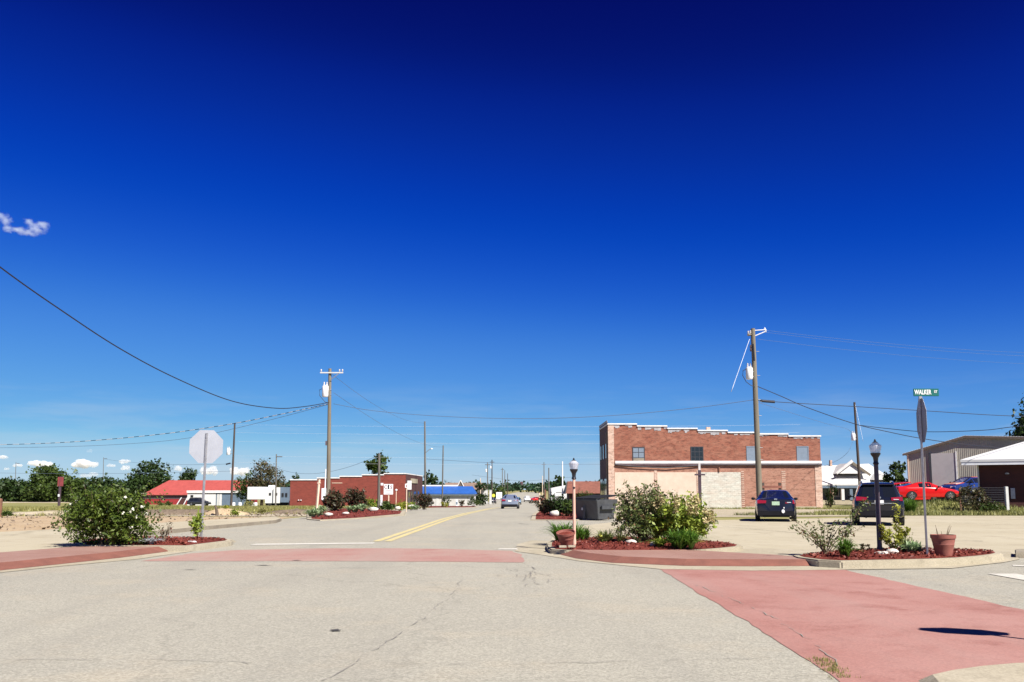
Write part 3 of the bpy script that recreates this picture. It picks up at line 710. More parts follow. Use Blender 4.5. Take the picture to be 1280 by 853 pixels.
sheet('dirt_path', rag([(8.9, 49.5), (15, 50), (21.5, 51.5), (25, 62), (33, 80), (33, 91.5), (10.3, 91.5)], .3, 8, 2.5), .02, MT['lot'])
sheet('alley', [(5.4, 45), (8.5, 45), (9.8, 92), (9.6, 110), (7.5, 105)], .013, MT['lot'])

def pts_in(poly, n, rng, zf=gz):
    P = [Vector(p) for p in poly]; x0 = min(p.x for p in P); x1 = max(p.x for p in P); y0 = min(p.y for p in P); y1 = max(p.y for p in P); out = []
    while len(out) < n:
        x, y = rng.uniform(x0, x1), rng.uniform(y0, y1); ins = False
        for i in range(len(P)):
            a, b = P[i], P[i - 1]
            if (a.y > y) != (b.y > y) and x < (b.x - a.x) * (y - a.y) / (b.y - a.y) + a.x: ins = not ins
        if ins: out.append((x, y, zf(y)))
    return np.array(out)
tuft_field('tall_grass', pts_in([(-50, 74), (-30, 70), (-13.4, 73), (-13.6, 116), (-50, 116)], 5200, RNG), .32, MT['grassblade'], RNG, 6, .05)
tuft_field('grass_tufts', np.concatenate([pts_in([(-90, 50), (-24, 50), (-12.3, 56), (-12.3, 68), (-90, 66)], 900, RNG), pts_in([(-90, 82), (-45, 76), (-45, 150), (-90, 150)], 2600, RNG)]), .2, MT['grassblade'], RNG, 6, .04)
bp = []
for x, y, z in pts_in([(20, 54.2), (60, 54.6), (60, 63), (28, 63), (20, 60)], 6000, RNG):
    bp.append((x, y, BZ(x, y)))
tuft_field('bank_grass', np.array(bp), .28, MT['greenblade'], RNG, 4, .03)
tuft_field('verge_grass', np.concatenate([pts_in([(13.5, 54), (27, 54), (24, 57), (14, 55.6)], 420, RNG), pts_in([(14, 89.5), (33, 84), (33, 90), (14, 91)], 800, RNG)]), .22, MT['greenblade'], RNG, 4, .03)
tuft_field('edge_grass', EDGE, .03, MT['grassblade'], RNG, 5, .006)
CL = np.concatenate([pts_in([(-60, 33), (-20, 31.5), (-13, 37), (-12.8, 66), (-60, 62)], 2600, RNG), pts_in([(-24, 53), (-12.4, 51), (-12.4, 66), (-28, 66)], 700, RNG)])
CL[:, 2] += .03
o = leafy('loose_stones', CL, .13, MT['rubble'], None, RNG, aspect=.7, up=.8); props(o, kind='stuff')
# heaps of rubble and dirt on the left lot
def heap(u, v, y, w, d, h, mat, label, name='dirt_heap', seed=0, group=None):
    rng = np.random.default_rng(seed); p = base(u, y); n = 14; vs = []; fs = []
    rings = [(1, 0), (.75, .45), (.4, .85), (.12, 1)]
    for r, z in rings:
        for k in range(n):
            a = 2 * PI * k / n; q = r * (1 + rng.normal() * .12); vs.append((math.cos(a) * w / 2 * q, math.sin(a) * d / 2 * q, z * h * (1 + rng.normal() * .15) - (.05 if z == 0 else 0)))
    for i in range(3):
        for k in range(n): fs.append((i * n + k, i * n + (k + 1) % n, (i + 1) * n + (k + 1) % n, (i + 1) * n + k))
    fs.append(tuple(range(3 * n, 4 * n)))
    o = MB().add(vs, fs).build(name, mat, None, True); o.location = p; props(o, label, name.replace('_', ' '), group); return o
heap(282, 645, 55, 3.2, 1.6, .38, MT['sand'], 'reddish dirt heap with a stump on the vacant left lot', seed=1)
heap(375, 645, 60, 5.5, 2, .28, MT['rubble'], 'flat dark gravel heap on the vacant lot by the bed', seed=2)
heap(80, 640, 58, 9, 1.6, .22, MT['lot'], 'long pale gravel heap on the far left lot', seed=3)
heap(215, 645, 56, 10, 1.6, .30, MT['rubble'], 'low rubble heap on the lot in front of the red barn', name='rubble_heap', seed=4)
# ================================================================== buildings
class Wall:
    """local plane of a facade facing the camera at distance y, x measured from column u0"""
    def __init__(s, u0, y, z=None): s.o = base(u0, y); s.y = y; s.o.z = gz(y) if z is None else z
    def x(s, u): return at(u, 600, s.y).x - s.o.x
    def z(s, v, u=640): return at(u, v, s.y).z - s.o.z
def bx(x0, x1, y0, y1, z0, z1): return ((x0 + x1) / 2, (y0 + y1) / 2, (z0 + z1) / 2), (x1 - x0, y1 - y0, z1 - z0)
def B(mb, *a): return mb.box(*bx(*a))
def window(parent, x0, x1, z0, z1, y=0, mat=None, frame=None, bars=(1, 1), fw=.08, sill=True, label=None):
    """window on a wall facing -y: frame (> pane, sill)"""
    m = MB(); yy = y - .05
    for a in ((x0, x0 + fw), (x1 - fw, x1)): B(m, a[0], a[1], yy, y + .02, z0, z1)
    for a in ((z0, z0 + fw), (z1 - fw, z1)): B(m, x0 + fw, x1 - fw, yy, y + .02, a[0], a[1])
    for i in range(bars[0]):
        xx = x0 + (x1 - x0) * (i + 1) / (bars[0] + 1); B(m, xx - .025, xx + .025, yy + .01, y + .02, z0 + fw, z1 - fw)
    for i in range(bars[1]):
        zz = z0 + (z1 - z0) * (i + 1) / (bars[1] + 1); B(m, x0 + fw, x1 - fw, yy + .015, y + .02, zz - .025, zz + .025)
    w = m.build('window', frame or MT['frame_dark'], parent)
    if label: w['label'] = label
    B(MB(), x0 + fw, x1 - fw, y - .02, y + .02, z0 + fw, z1 - fw).build('pane', mat or MT['glass_dark'], w)
    if sill: B(MB(), x0 - .06, x1 + .06, y - .1, y + .02, z0 - .09, z0 - .003).build('sill', MT['coping'], w)
    return w

# ---- big two storey brick building
W = Wall(761, 92); t = thing('brick_building', 'big two storey red brick building with stepped white parapet on the right', 'building', W.o)
LEN = W.x(1027); DEP = 8.7
steps = [(761, 797, 529.5), (797, 835, 532), (835, 873, 535), (873, 911, 537.6), (911, 950, 540), (950, 987, 542), (987, 1027, 544.5)]
zl = W.z(578)
lo = MB(); B(lo, 0, LEN, 0, DEP, -.3, zl); lo.build('lower_wall', MT['brick_pale'], t)
prof = [(0, zl)]
for a, b, v in steps: prof += [(W.x(a), W.z(v) - .145), (W.x(b), W.z(v) - .145)]
prof += [(LEN, zl)]
MB().prism(prof, 'y', 0, DEP).build('upper_wall', MT['brick_red'], t)
for i, (a, b, v) in enumerate(steps):
    m = MB(); B(m, W.x(a) - (.1 if i == 0 else 0), W.x(b) + (.1 if i == 6 else .03), -.12, DEP + .1, W.z(v) - .142, W.z(v)); m.build('coping', MT['coping'], t, bevel=.02)
rng = np.random.default_rng(3)
for i, (a, b, v) in enumerate(steps):
    lowp = []; x = W.x(a) + .1
    while x < W.x(b) - .15:
        w = rng.uniform(.1, .4); hh = (rng.uniform(.1, .42) if rng.random() < .7 else .05) * (1 if i < 4 else .55)
        lowp += [(x, W.z(v) - .147 - hh), (min(x + w, W.x(b) - .05), W.z(v) - .147 - hh * rng.uniform(.8, 1.1))]; x += w + .02
    MB().prism(lowp + [(W.x(b) - .05, W.z(v) - .145), (W.x(a) + .1, W.z(v) - .145)], 'y', -.035, .02).build('flaking_course', MT['coping_dirty'], t)
m = MB(); B(m, W.x(769), LEN + .05, -.16, .02, W.z(579.8), W.z(576.4)); m.build('ledge', MT['coping'], t, bevel=.02)
m = MB(); B(m, W.x(769), LEN + .05, -.15, .02, W.z(582.1), W.z(580.05)); m.build('ledge_shade_strip', MT['ledge_dark'], t)  # dark strip standing in for the shade beneath the ledge
m = MB(); B(m, -.03, W.x(768), -.05, .3, -.3, W.z(529.5) - .225); m.build('corner_pier', MT['brick_mottled'], t)
m = MB(); B(m, W.x(1019), LEN + .03, -.05, .3, -.3, W.z(582)); m.build('corner_pier', MT['brick_mottled'], t)
for a, b, mt_, lb in ((768.5, 817.5, 'stucco', None), (821.5, 870.5, 'stucco', None), (876.5, 926, 'white_block', 'peeling white painted infill panel')):
    m = MB(); B(m, W.x(a), W.x(b), -.012, .05, -.2, W.z(590.5)); p = m.build('infill_panel', MT[mt_], t)
    if lb: p['label'] = lb
for a, b in ((818, 821), (871, 876), (926.5, 930), (977, 982)):
    m = MB()
    for k in range(20):
        z0 = k * .2
        if z0 + .17 < W.z(588): B(m, W.x(a), W.x(b), -.03, .03, z0, z0 + (.1 if a > 900 else .19))
    m.build('pilaster', MT['brick_mottled'], t)
m = MB(); B(m, W.x(931), W.x(1019), -.04, .02, -.3, .25); m.build('plinth', MT['kerb'], t)
window(t, W.x(791), W.x(806.5), W.z(579), W.z(559), 0, MT['glass_sky'], MT['frame_dark'], (1, 2), label='pale window with a broken lower sash')
m = MB(); B(m, W.x(792), W.x(805.5), -.06, .02, W.z(577.5), W.z(573)); m.build('broken_sash', MT['kerb_dirty'], t)
window(t, W.x(864), W.x(880), W.z(578), W.z(558.5), 0, MT['glass_dark'], MT['frame_dark'], (2, 2), sill=False, label='dark window with glazing bars')
window(t, W.x(934), W.x(950), W.z(578), W.z(558), 0, MT['glass_sky'], MT['glass_sky'], (0, 0), sill=False, label='grey boarded window behind the pole')
window(t, W.x(997), W.x(1012), W.z(577.5), W.z(558), 0, MT['glass_sky'], MT['glass_sky'], (0, 0), sill=False, label='grey boarded window at the right end')
cb = [(W.x(u), -.2, W.z(v)) for u, v in ((769, 581), (790, 583), (815, 584.5), (835, 585), (860, 583), (880, 581.5), (940, 581.5), (1025, 581.5))]
MB().tube(cb, .05, 6).build('wall_cable', MT['cable'], t)
MB().tube([(W.x(899), -.06, W.z(584)), (W.x(899), -.06, W.z(590))], .09, 6).build('bracket', MT['rust'], t)
# dark street front on the left with piers, opening and doorway
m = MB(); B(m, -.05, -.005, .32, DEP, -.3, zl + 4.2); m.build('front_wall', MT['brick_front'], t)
m = MB(); B(m, -.09, -.052, .32, DEP, zl + 4.21, zl + 4.42); m.build('front_coping', MT['coping_dirty'], t)
for y0, y1, z0, z1 in ((1.2, 2.2, 5.2, 6.9), (3.9, 4.9, 5.2, 6.9), (6.5, 7.5, 5.2, 6.9), (1.0, 3.6, .3, 3.2), (4.0, 5.0, -.2, 3.0), (5.4, 8.2, .3, 3.2)):
    m = MB(); B(m, -.08, -.052, y0, y1, z0, z1); f = m.build('front_window', MT['frame_dark'], t)
    m = MB(); B(m, -.09, -.082, y0 + .1, y1 - .1, z0 + .1, z1 - .1); m.build('pane', MT['glass_dark'], f)
m = MB().tube([(-.12, .6, .2), (-.12, .6, 8.0)], .06, 8).build('downpipe', MT['kerb_dirty'], t)
m = MB(); B(m, W.x(888), W.x(893), 1.2, 1.6, W.z(538), W.z(533)); m.build('roof_vent', MT['brick_mottled'], t)

# ---- low red brick building on the left
W = Wall(507, 118); t = thing('brick_building', 'low deep red brick building with stepped parapet left of the street', 'building', W.o)
XL = W.x(363); zt = lambda v: W.z(v); st = [(507, 480, 591.5), (480, 452.5, 593), (452.5, 424.5, 595), (424.5, 396.5, 597), (396.5, 363, 599.3)]
prof = [(0, -.3)]
for a, b, v in st: prof += [(W.x(a), W.z(v) - .14), (W.x(b), W.z(v) - .14)]
prof += [(XL, -.3)]
MB().prism(prof, 'y', 0, 22).build('wall', MT['brick_deep'], t)
for i, (a, b, v) in enumerate(st):
    m = MB(); B(m, W.x(b) - .04, W.x(a) + (.08 if i == 0 else 0), -.1, 22.1, W.z(v) - .137, W.z(v) + .0); m.build('coping', MT['coping'], t)
m = MB(); B(m, .004, .06, .1, 21.9, -.3, W.z(593.5)); m.build('front_wall', MT['brick_dark'], t)
for y0, y1, z0, z1 in ((2.5, 4.5, .2, 2.2), (6, 7.2, -.1, 2.2), (9, 12, .2, 2.2), (13.5, 16.5, .2, 2.2)):
    m = MB(); B(m, .062, .1, y0, y1, z0, z1); f = m.build('front_window', MT['frame_dark'], t)
    m = MB(); B(m, .102, .11, y0 + .1, y1 - .1, z0 + .1, z1 - .1); m.build('pane', MT['glass_dark'], f)
m = MB(); B(m, .065, .16, 5.5, 13.5, 3.3, 3.95); m.build('wall_sign', MT['kerb'], t)
m = MB(); B(m, .065, .6, 1.6, 1.8, 2.4, 3.6); m.build('projecting_sign', MT['can'], t)
m = MB(); B(m, W.x(415), W.x(428), -.03, .02, W.z(604.3), W.z(603.6)); m.build('bracket', MT['stake'], t)
for u in (374, 377): 
    m = MB().lathe([(.02, 0), (.1, .02), (.1, .1), (.02, .12)], 8, (W.x(u), -.08, W.z(626))); m.build('pipe_cap', MT['can'], t)

# ---- red barn
def gable_box(mb, x0, x1, y0, y1, z0, z1): return B(mb, x0, x1, y0, y1, z0, z1)
W = Wall(178, 215); t = thing('barn', 'long red metal barn with a red hipped roof on the left', 'barn', W.o)
L = W.x(302); ze = W.z(618.5); zr = W.z(600.2); D = 14
m = MB(); B(m, .3, L, .6, D, -.3, ze + .1); m.build('wall', MT['wall_red'], t)
xr = W.x(197.5)
MB().add([(0, 0, ze), (L + .5, 0, ze), (L + .5, D / 2, zr), (xr, D / 2, zr), (0, D + .4, ze), (L + .5, D + .4, ze), (0, 0, ze - .12), (L + .5, 0, ze - .12), (0, D + .4, ze - .12), (L + .5, D + .4, ze - .12)],
         [(0, 1, 2, 3), (0, 3, 4), (3, 2, 5, 4), (1, 5, 2), (6, 7, 1, 0), (6, 0, 4, 8), (1, 7, 9, 5), (4, 5, 9, 8), (6, 8, 9, 7)]).build('roof', MT['roof_red'], t)
m = MB(); B(m, .2, L, .52, .6, ze - 1.0, ze - .2); m.build('dark_opening', MT['ledge_dark'], t)
m = MB(); m.slab((W.x(222), .5, .0), (W.x(231), .5, .0), (W.x(235), .58, 1.7), (W.x(227), .58, 1.7), .05); m.build('leaning_frame', MT['brick_dark'], t)
for a, b in ((221.5, 227), (230, 234.5)): MB().tube([(W.x(a), .4, -.05), (W.x(b), .5, 1.8)], .12, 5).build('brace', MT['can'], t)

# ---- white and blue grey shed
W = Wall(235, 200); t = thing('shed', 'flat roofed shed half white and half blue grey before the red barn', 'shed', W.o)
X2, X3 = W.x(270.5), W.x(307)
m = MB(); B(m, 0, X2, 0, 4, -.2, W.z(616.5)); m.build('white_wall', MT['white_wall'], t)
m = MB(); B(m, X2 + .002, X3, .05, 4, -.2, W.z(615)); m.build('blue_wall', MT['wall_blue'], t)
m = MB(); B(m, -.1, X3 * .93, -.25, 4.1, W.z(616.3), W.z(613.4)); m.build('roof', MT['roof_white'], t)
m = MB().slab((X3 * .93, -.2, W.z(613.6)), (X3 * .93, 0, W.z(614.6)), (X3 + .6, 0, W.z(622)), (X3 + .6, -.2, W.z(621)), .1); m.build('sloping_fascia', MT['white_wall'], t)
window(t, W.x(239), W.x(242.5), W.z(622), W.z(619), 0, bars=(0, 0), sill=False)
m = MB(); B(m, W.x(275), W.x(278), 0, .08, -.1, W.z(617)); d_ = m.build('door', MT['white_wall'], t)
m = MB(); B(m, W.x(272), W.x(274.6), -.02, .06, -.1, W.z(617.5)); m.build('downpipe_board', MT['light_grey'], t)

# ---- blue roofed building
W = Wall(528, 185); t = thing('shop_building', 'low white building with a bright blue metal roof by the street', 'building', W.o)
x1 = W.x(593); ze = W.z(617); zr = W.z(608)
m = MB(); B(m, 0, x1, .6, 7, -.3, ze); m.build('wall', MT['cream_wall'], t)
MB().add([(-.3, 0, ze), (x1 + .3, 0, ze), (W.x(589), 3, zr), (-.3, 3, zr), (-.3, 7, zr), (W.x(589), 7, zr), (x1 + .3, 7.2, ze), (-.3, 0, ze - .15), (x1 + .3, 0, ze - .15), (x1 + .3, 7.2, ze - .15), (-.3, 7.2, ze - .15)],
         [(0, 1, 2, 3), (3, 2, 5, 4), (1, 6, 5, 2), (7, 8, 1, 0), (8, 9, 6, 1), (7, 10, 9, 8)]).build('roof', MT['roof_blue'], t)
m = MB(); B(m, -.2, x1 + .2, .05, .5, W.z(619.4), ze - .16); m.build('fascia', MT['wall_blue'], t)
m = MB(); B(m, -.3, W.x(571), 2.9, 3.3, zr + .004, W.z(606.4)); m.build('ridge_cap', MT['roof_white'], t)
m = MB(); B(m, W.x(569.5), W.x(572.5), .54, .59, W.z(633), W.z(625)); s_ = m.build('wall_sign', MT['can'], t)
m = MB(); B(m, W.x(570), W.x(572), .52, .538, W.z(631), W.z(627.5)); m.build('sign_panel', MT['wall_blue'], s_)
for u in (551, 575): 
    m = MB().lathe([(.02, 0), (.16, .05), (.16, .25), (.03, .3)], 8, (W.x(u), .35, ze - .5)); m.build('eave_lamp', MT['can'], t)
m = MB(); B(m, W.x(545), W.x(548), .55, .6, -.1, W.z(622)); m.build('door', MT['light_grey'], t)
# brown and tan roofs behind it
W = Wall(560, 250); t = thing('house', 'tan roofed house with a white gable behind the blue roof', 'house', W.o)
x0, x1 = W.x(555), W.x(607); zr = W.z(603.5); ze = W.z(612)
m = MB(); B(m, x0, x1, 1, 9, -.3, ze); m.build('wall', MT['cream_wall'], t)
MB().add([(x0, 0, ze), (x1, 0, ze), (x1 - .8, 5, zr), (x0, 5, zr), (x0, 10, ze), (x1, 10, ze)], [(0, 1, 2, 3), (3, 2, 5, 4), (1, 5, 2), (0, 3, 4)]).build('roof', MT['roof_tan'], t)
g0, g1, gm_ = W.x(570), W.x(582), W.x(576)
MB().prism([(g0, ze), (g1, ze), (gm_, W.z(601))], 'y', -1, 4).build('gable', MT['trim_brown'], t)
for a in (g0, g1): MB().tube([(a, -1.1, ze), (gm_, -1.1, W.z(600.6))], .13, 5).build('gable_trim', MT['coping'], t)

# ---- white building and brown roofed shed right of the street
W = Wall(689, 180); t = thing('white_building', 'small white painted building with a sloping top and dark lettering on it', 'building', W.o)
MB().prism([(0, -.3), (W.x(709.5), -.3), (W.x(709.5), W.z(606.5)), (0, W.z(610.5))], 'y', 0, 8).build('wall', MT['white_wall'], t)
m = MB(); B(m, W.x(695), W.x(705), -.03, .02, W.z(616.2), W.z(615.2)); m.build('wall_stripe', MT['grey_ink'], t)
m = MB()
for k in range(7):
    a = W.x(692.5) + k * .2; MB.tube(m, [(a, -.03, W.z(623)), (a + .25, -.03, W.z(619.5 + (k % 3))), (a + .15, -.03, W.z(622.6)), (a + .4, -.03, W.z(620.5))], .05, 4)
m.build('wall_lettering', MT['grey_ink'], t)
W = Wall(709, 150); t = thing('brown_shed', 'dark shed with a rusty brown roof beside the big brick building', 'shed', W.o)
x1 = W.x(772); zr = W.z(601.6); ze = W.z(617)
m = MB(); B(m, .4, x1, 1, 8, -.3, ze); m.build('wall', MT['brick_dark'], t)
MB().add([(-.2, 0, ze), (x1, 0, ze), (x1, 4.5, zr), (.4, 4.5, zr), (-.2, 9, ze), (x1, 9, ze)], [(0, 1, 2, 3), (3, 2, 5, 4), (1, 5, 2), (0, 3, 4)]).build('roof', MT['roof_brown'], t)
MB().slab((-.25, -.02, ze - .1), (-.2, 9, ze - .1), (.35, 4.5, zr + .02), (.3, 4.4, zr + .02), .08).build('bargeboard', MT['trim_brown'], t)

# ---- white house with gable
W = Wall(1020, 97, z=.35); t = thing('house', 'white house with a broad white roof and front gable', 'house', W.o)
x0, x1 = W.x(1016), W.x(1126); ze = W.z(605.5); zr = W.z(578)
m = MB(); B(m, x0 + .5, x1 - .5, 2.2, 9, -.6, ze); m.build('wall', MT['glass_sky'], t)
r = [(x0, 0, ze), (x1, 0, ze), (W.x(1112), 5.5, zr), (W.x(1036), 5.5, zr - .3), (x0, 11, ze), (x1, 11, ze)]
MB().add(r + [(x0, 0, ze - .14), (x1, 0, ze - .14), (x0, 11, ze - .14), (x1, 11, ze - .14)], [(0, 1, 2, 3), (3, 2, 5, 4), (1, 5, 2), (0, 3, 4), (6, 7, 1, 0), (6, 0, 4, 8), (7, 9, 5, 1), (6, 8, 9, 7)]).build('roof', MT['roof_grey'], t)
ga, gb, gc = W.x(1053), W.x(1090), W.x(1071)
MB().prism([(ga, W.z(592)), (gb, W.z(592)), (gc, W.z(578.5))], 'y', 1.0, 5).build('gable', MT['white_wall'], t)
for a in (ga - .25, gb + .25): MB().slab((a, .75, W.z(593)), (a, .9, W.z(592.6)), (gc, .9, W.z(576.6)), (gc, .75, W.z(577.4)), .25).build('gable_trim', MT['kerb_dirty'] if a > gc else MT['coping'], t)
ga, gb, gc = W.x(1092), W.x(1116), W.x(1104)
MB().prism([(ga, W.z(600)), (gb, W.z(600)), (gc, W.z(592))], 'y', .2, 4).build('porch_gable', MT['white_wall'], t)
m = MB(); B(m, x0 + .1, x1 - .1, .02, .18, ze - .42, ze - .145); m.build('fascia', MT['wall_blue'], t)
for u, mt_ in ((1040, 'brick_mottled'), (1053.5, 'white_wall'), (1064, 'wall_blue'), (1080, 'white_wall')):
    m = MB(); B(m, W.x(u) - .16, W.x(u) + .16, .1, .4, -.1, ze - .43); m.build('porch_post', MT[mt_], t)
m = MB(); B(m, x0 + .3, x1 - .3, .1, 2.2, -.5, -.02); m.build('porch_floor', MT['kerb'], t)
window(t, W.x(1048), W.x(1057), .4, 1.9, 2.2, frame=MT['coping'])
m = MB(); B(m, W.x(1060), W.x(1064), 2.12, 2.22, 0, 2.0); m.build('door', MT['trim_brown'], t)
m = MB(); B(m, W.x(1060), W.x(1062.5), 5.2, 5.6, zr - .3, W.z(573.5)); m.build('chimney', MT['brick_mottled'], t)

# ---- tan metal warehouse: gable end turned towards the street
p = base(1134.8, 76); zb = BZ(p.x, p.y); t = thing('warehouse', 'tan ribbed metal warehouse with a tall pale roller door', 'warehouse', (p.x, p.y, zb), -R(30))
he = at(1134.8, 567, 76).z - zb; LW = 4.55; ha = he + 1.3
poly = [(0, -.5), (17, -.5), (17, ha - .65), (LW, ha), (0, he)]
MB().prism(poly, 'y', 0, 22).build('wall', MT['metal_tan'], t)
m = MB()
m.slab((-.3, -.25, he - .02), (LW, -.25, ha + .1), (LW, 22.2, ha + .1), (-.3, 22.2, he - .02), .1)
m.slab((LW, -.25, ha + .1), (17.3, -.25, ha - .55), (17.3, 22.2, ha - .55), (LW, 22.2, ha + .1), .1)
m.build('roof', MT['roof_white'], t)
m = MB(); m.slab((-.3, -.28, he - .22), (LW, -.28, ha - .1), (LW, -.28, ha + .08), (-.3, -.28, he - .04), .05); m.slab((LW, -.28, ha - .1), (17.3, -.28, ha - .75), (17.3, -.28, ha - .57), (LW, -.28, ha + .08), .05); m.build('eave_trim', MT['trim_brown'], t)
m = MB(); B(m, 1.9, 3.75, -.05, .02, -.2, he - .05); dr = m.build('roller_door', MT['metal_door'], t)
m = MB(); B(m, 1.72, 1.897, -.1, .02, -.2, he - .02); m.build('door_gap', MT['frame_dark'], dr)
m = MB(); B(m, 3.753, 3.86, -.1, .02, -.2, he + .1); m.build('door_post', MT['coping'], dr)
for x in (0.05, 6.3): 
    m = MB(); B(m, x, x + .1, -.1, -.003, -.2, he - .1 if x < 1 else he - .9); m.build('downpipe', MT['stake'], t)
for dx in (0, .38): MB().lathe([(.04, 0), (.16, .02), (.2, .14), (.1, .26), (.03, .3)], 10, (7.7 + dx, -.28, he - .15 - dx * .6)).build('flood_light', MT['can'], t)
MB().tube([(7.6, -.1, he - .05), (8.2, -.14, he - .1)], .04, 6).build('lamp_arm', MT['galv'], t)

# ---- dark brick building at the right edge, white roof
p = base(1222, 59.5); t = thing('porch_building', 'dark brown brick building with an overhanging white roof at right edge', 'building', p, -R(29))
Ws = Wall(1222, 59.5); ze = Ws.z(575)
m = MB(); B(m, 0, 18, .3, 5.4, -.3, ze); m.build('wall', MT['brick_dark'], t)
ov = .95
MB().add([(-ov, -.6, ze), (19, -.6, ze + .05), (19, 3, ze + 2.6), (5.6, 3, ze + 2.1), (-ov, 6, ze), (19, 6, ze), (-ov, -.6, ze - .16), (19, -.6, ze - .11), (-ov, 6, ze - .16), (19, 6, ze - .16)],
         [(0, 1, 2, 3), (0, 3, 4), (3, 2, 5, 4), (1, 5, 2), (6, 7, 1, 0), (6, 0, 4, 8), (6, 8, 9, 7), (7, 9, 5, 1)]).build('roof', MT['roof_plain'], t)
m = MB(); B(m, -ov + .05, 18.9, -.57, -.5, ze - .36, ze - .165); m.build('fascia', MT['can'], t)
m = MB(); B(m, .0, .1, .22, .295, -.2, ze - .02); m.build('corner_board', MT['light_grey'], t)
m = MB(); B(m, -.2, 18, -.3, .297, -.2, .06); m.build('footing', MT['kerb'], t)
m = MB(); B(m, 1.9, 2.15, .26, .295, 1.0, 1.7); m.build('meter_box', MT['galv'], t)
MB().lathe([(.04, 0), (.13, .03), (.13, .1), (.04, .16)], 8, (1.75, .2, 2.6)).build('wall_lamp', MT['galv'], t)
window(t, 5.2, 6.6, 1.0, 2.3, .295, frame=MT['light_grey'])

# ================================================================== fences, posts
t = thing('vine_fence', 'dark wire fence with a pale end post overgrown by vines', 'fence', base(1228, 57.6)); Wf = Wall(1228, 57.6)
xa, xb = Wf.x(1200), Wf.x(1255); m = MB(); h_ = Wf.z(610)
for k in range(int((xb - xa) / .09)): m.tube([(xa + k * .09, 0, .05), (xa + k * .09, 0, h_)], .014, 4)
for k in range(12): m.tube([(xa, 0, .05 + k * (h_ - .05) / 11), (xb, 0, .05 + k * (h_ - .05) / 11)], .012, 4)
m.build('wire_panel', MT['cable'], t)
m = MB(); B(m, xb, xb + .2, -.1, .1, -.1, Wf.z(608.5)); m.build('end_post', MT['light_grey'], t, bevel=.02)
m = MB(); B(m, xa - .1, xa, -.05, .05, -.1, h_); m.build('post', MT['rust'], t)
rng = np.random.default_rng(77)
bl = [(Wf.x(u), -.05, Wf.z(v), .75, .28, .4) for u, v in ((1204, 622), (1210, 613), (1212, 632), (1220, 614), (1221, 628), (1230, 634), (1238, 636))]
leafy('vines', clumps(bl, 2400, rng), .15, MT['treeC'], t, rng)
bl = [(Wf.x(u), -.3, Wf.z(v), .6, .28, .34) for u, v in ((1226, 636), (1234, 634), (1244, 637))]
leafy('vine_leaves', clumps(bl, 900, rng), .13, MT['treeB'], t, rng)
t = thing('marker_post', 'short white marker post at the end of the rail fence', 'post', base(97, 95)); m = MB(); B(m, -.07, .07, -.07, .07, -.1, 1.25); m.build('post', MT['coping'], t); m = MB(); B(m, -.09, .09, -.09, .09, 1.253, 1.31); m.build('cap', MT['coping'], t)
t = thing('rusty_post', 'thick rusty red post at the far left edge', 'post', base(1, 50)); MB().lathe([(.16, -.1), (.16, .95), (.14, 1.02), (.02, 1.05)], 10).build('post', MT['rust'], t)
# dark pole with dull red board far left
p = base(75, 110); t = thing('billboard', 'dull red board on a dark pole before the left trees', 'sign', p)
MB().tube([(0, .1, -.2), (0, .1, hz(75, 596, 110))], .17, 8).build('pole', MT['dark_post'], t)
m = MB(); B(m, -.25, .42, -.06, .06, hz(75, 608, 110), hz(75, 596.5, 110)); m.build('board', MT['dull_red'], t)
m = MB(); B(m, -.1, .1, -.12, -.08, hz(75, 621, 110), hz(75, 618, 110)); m.build('tag', MT['can'], t)

# rail behind the parked sedan
t = thing('rail_barrier', 'brown plank barrier on two posts behind the parked sedan', 'barrier', base(964, 53)); Wr = Wall(964, 53)
for u in (953.5, 974.5): m = MB(); B(m, Wr.x(u) - .07, Wr.x(u) + .07, -.06, .06, -.1, Wr.z(603.5)); m.build('post', MT['wood_dark'], t)
m = MB(); B(m, Wr.x(952), Wr.x(977), -.1, -.062, Wr.z(610.5), Wr.z(607.3)); m.build('plank', MT['roof_brown'], t)
m = MB(); B(m, Wr.x(952), Wr.x(977), -.1, -.062, Wr.z(622), Wr.z(618)); m.build('plank', MT['roof_brown'], t)
# cross shaped post before the cream wall
t = thing('cross_post', 'dark cross shaped timber post before the cream wall', 'post', base(874.5, 86)); Wr = Wall(874.5, 86)
m = MB(); B(m, -.14, .14, -.1, .1, -.2, Wr.z(588)); m.build('post', MT['dark_post'], t)
m = MB(); B(m, -.1, .1, -.08, .08, Wr.z(587.9), Wr.z(578.5)); m.build('upper_post', MT['porcelain'], t)
m = MB(); B(m, Wr.x(868), Wr.x(881), -.2, -.103, Wr.z(594.6), Wr.z(592.6)); m.build('crossbar', MT['dark_post'], t)
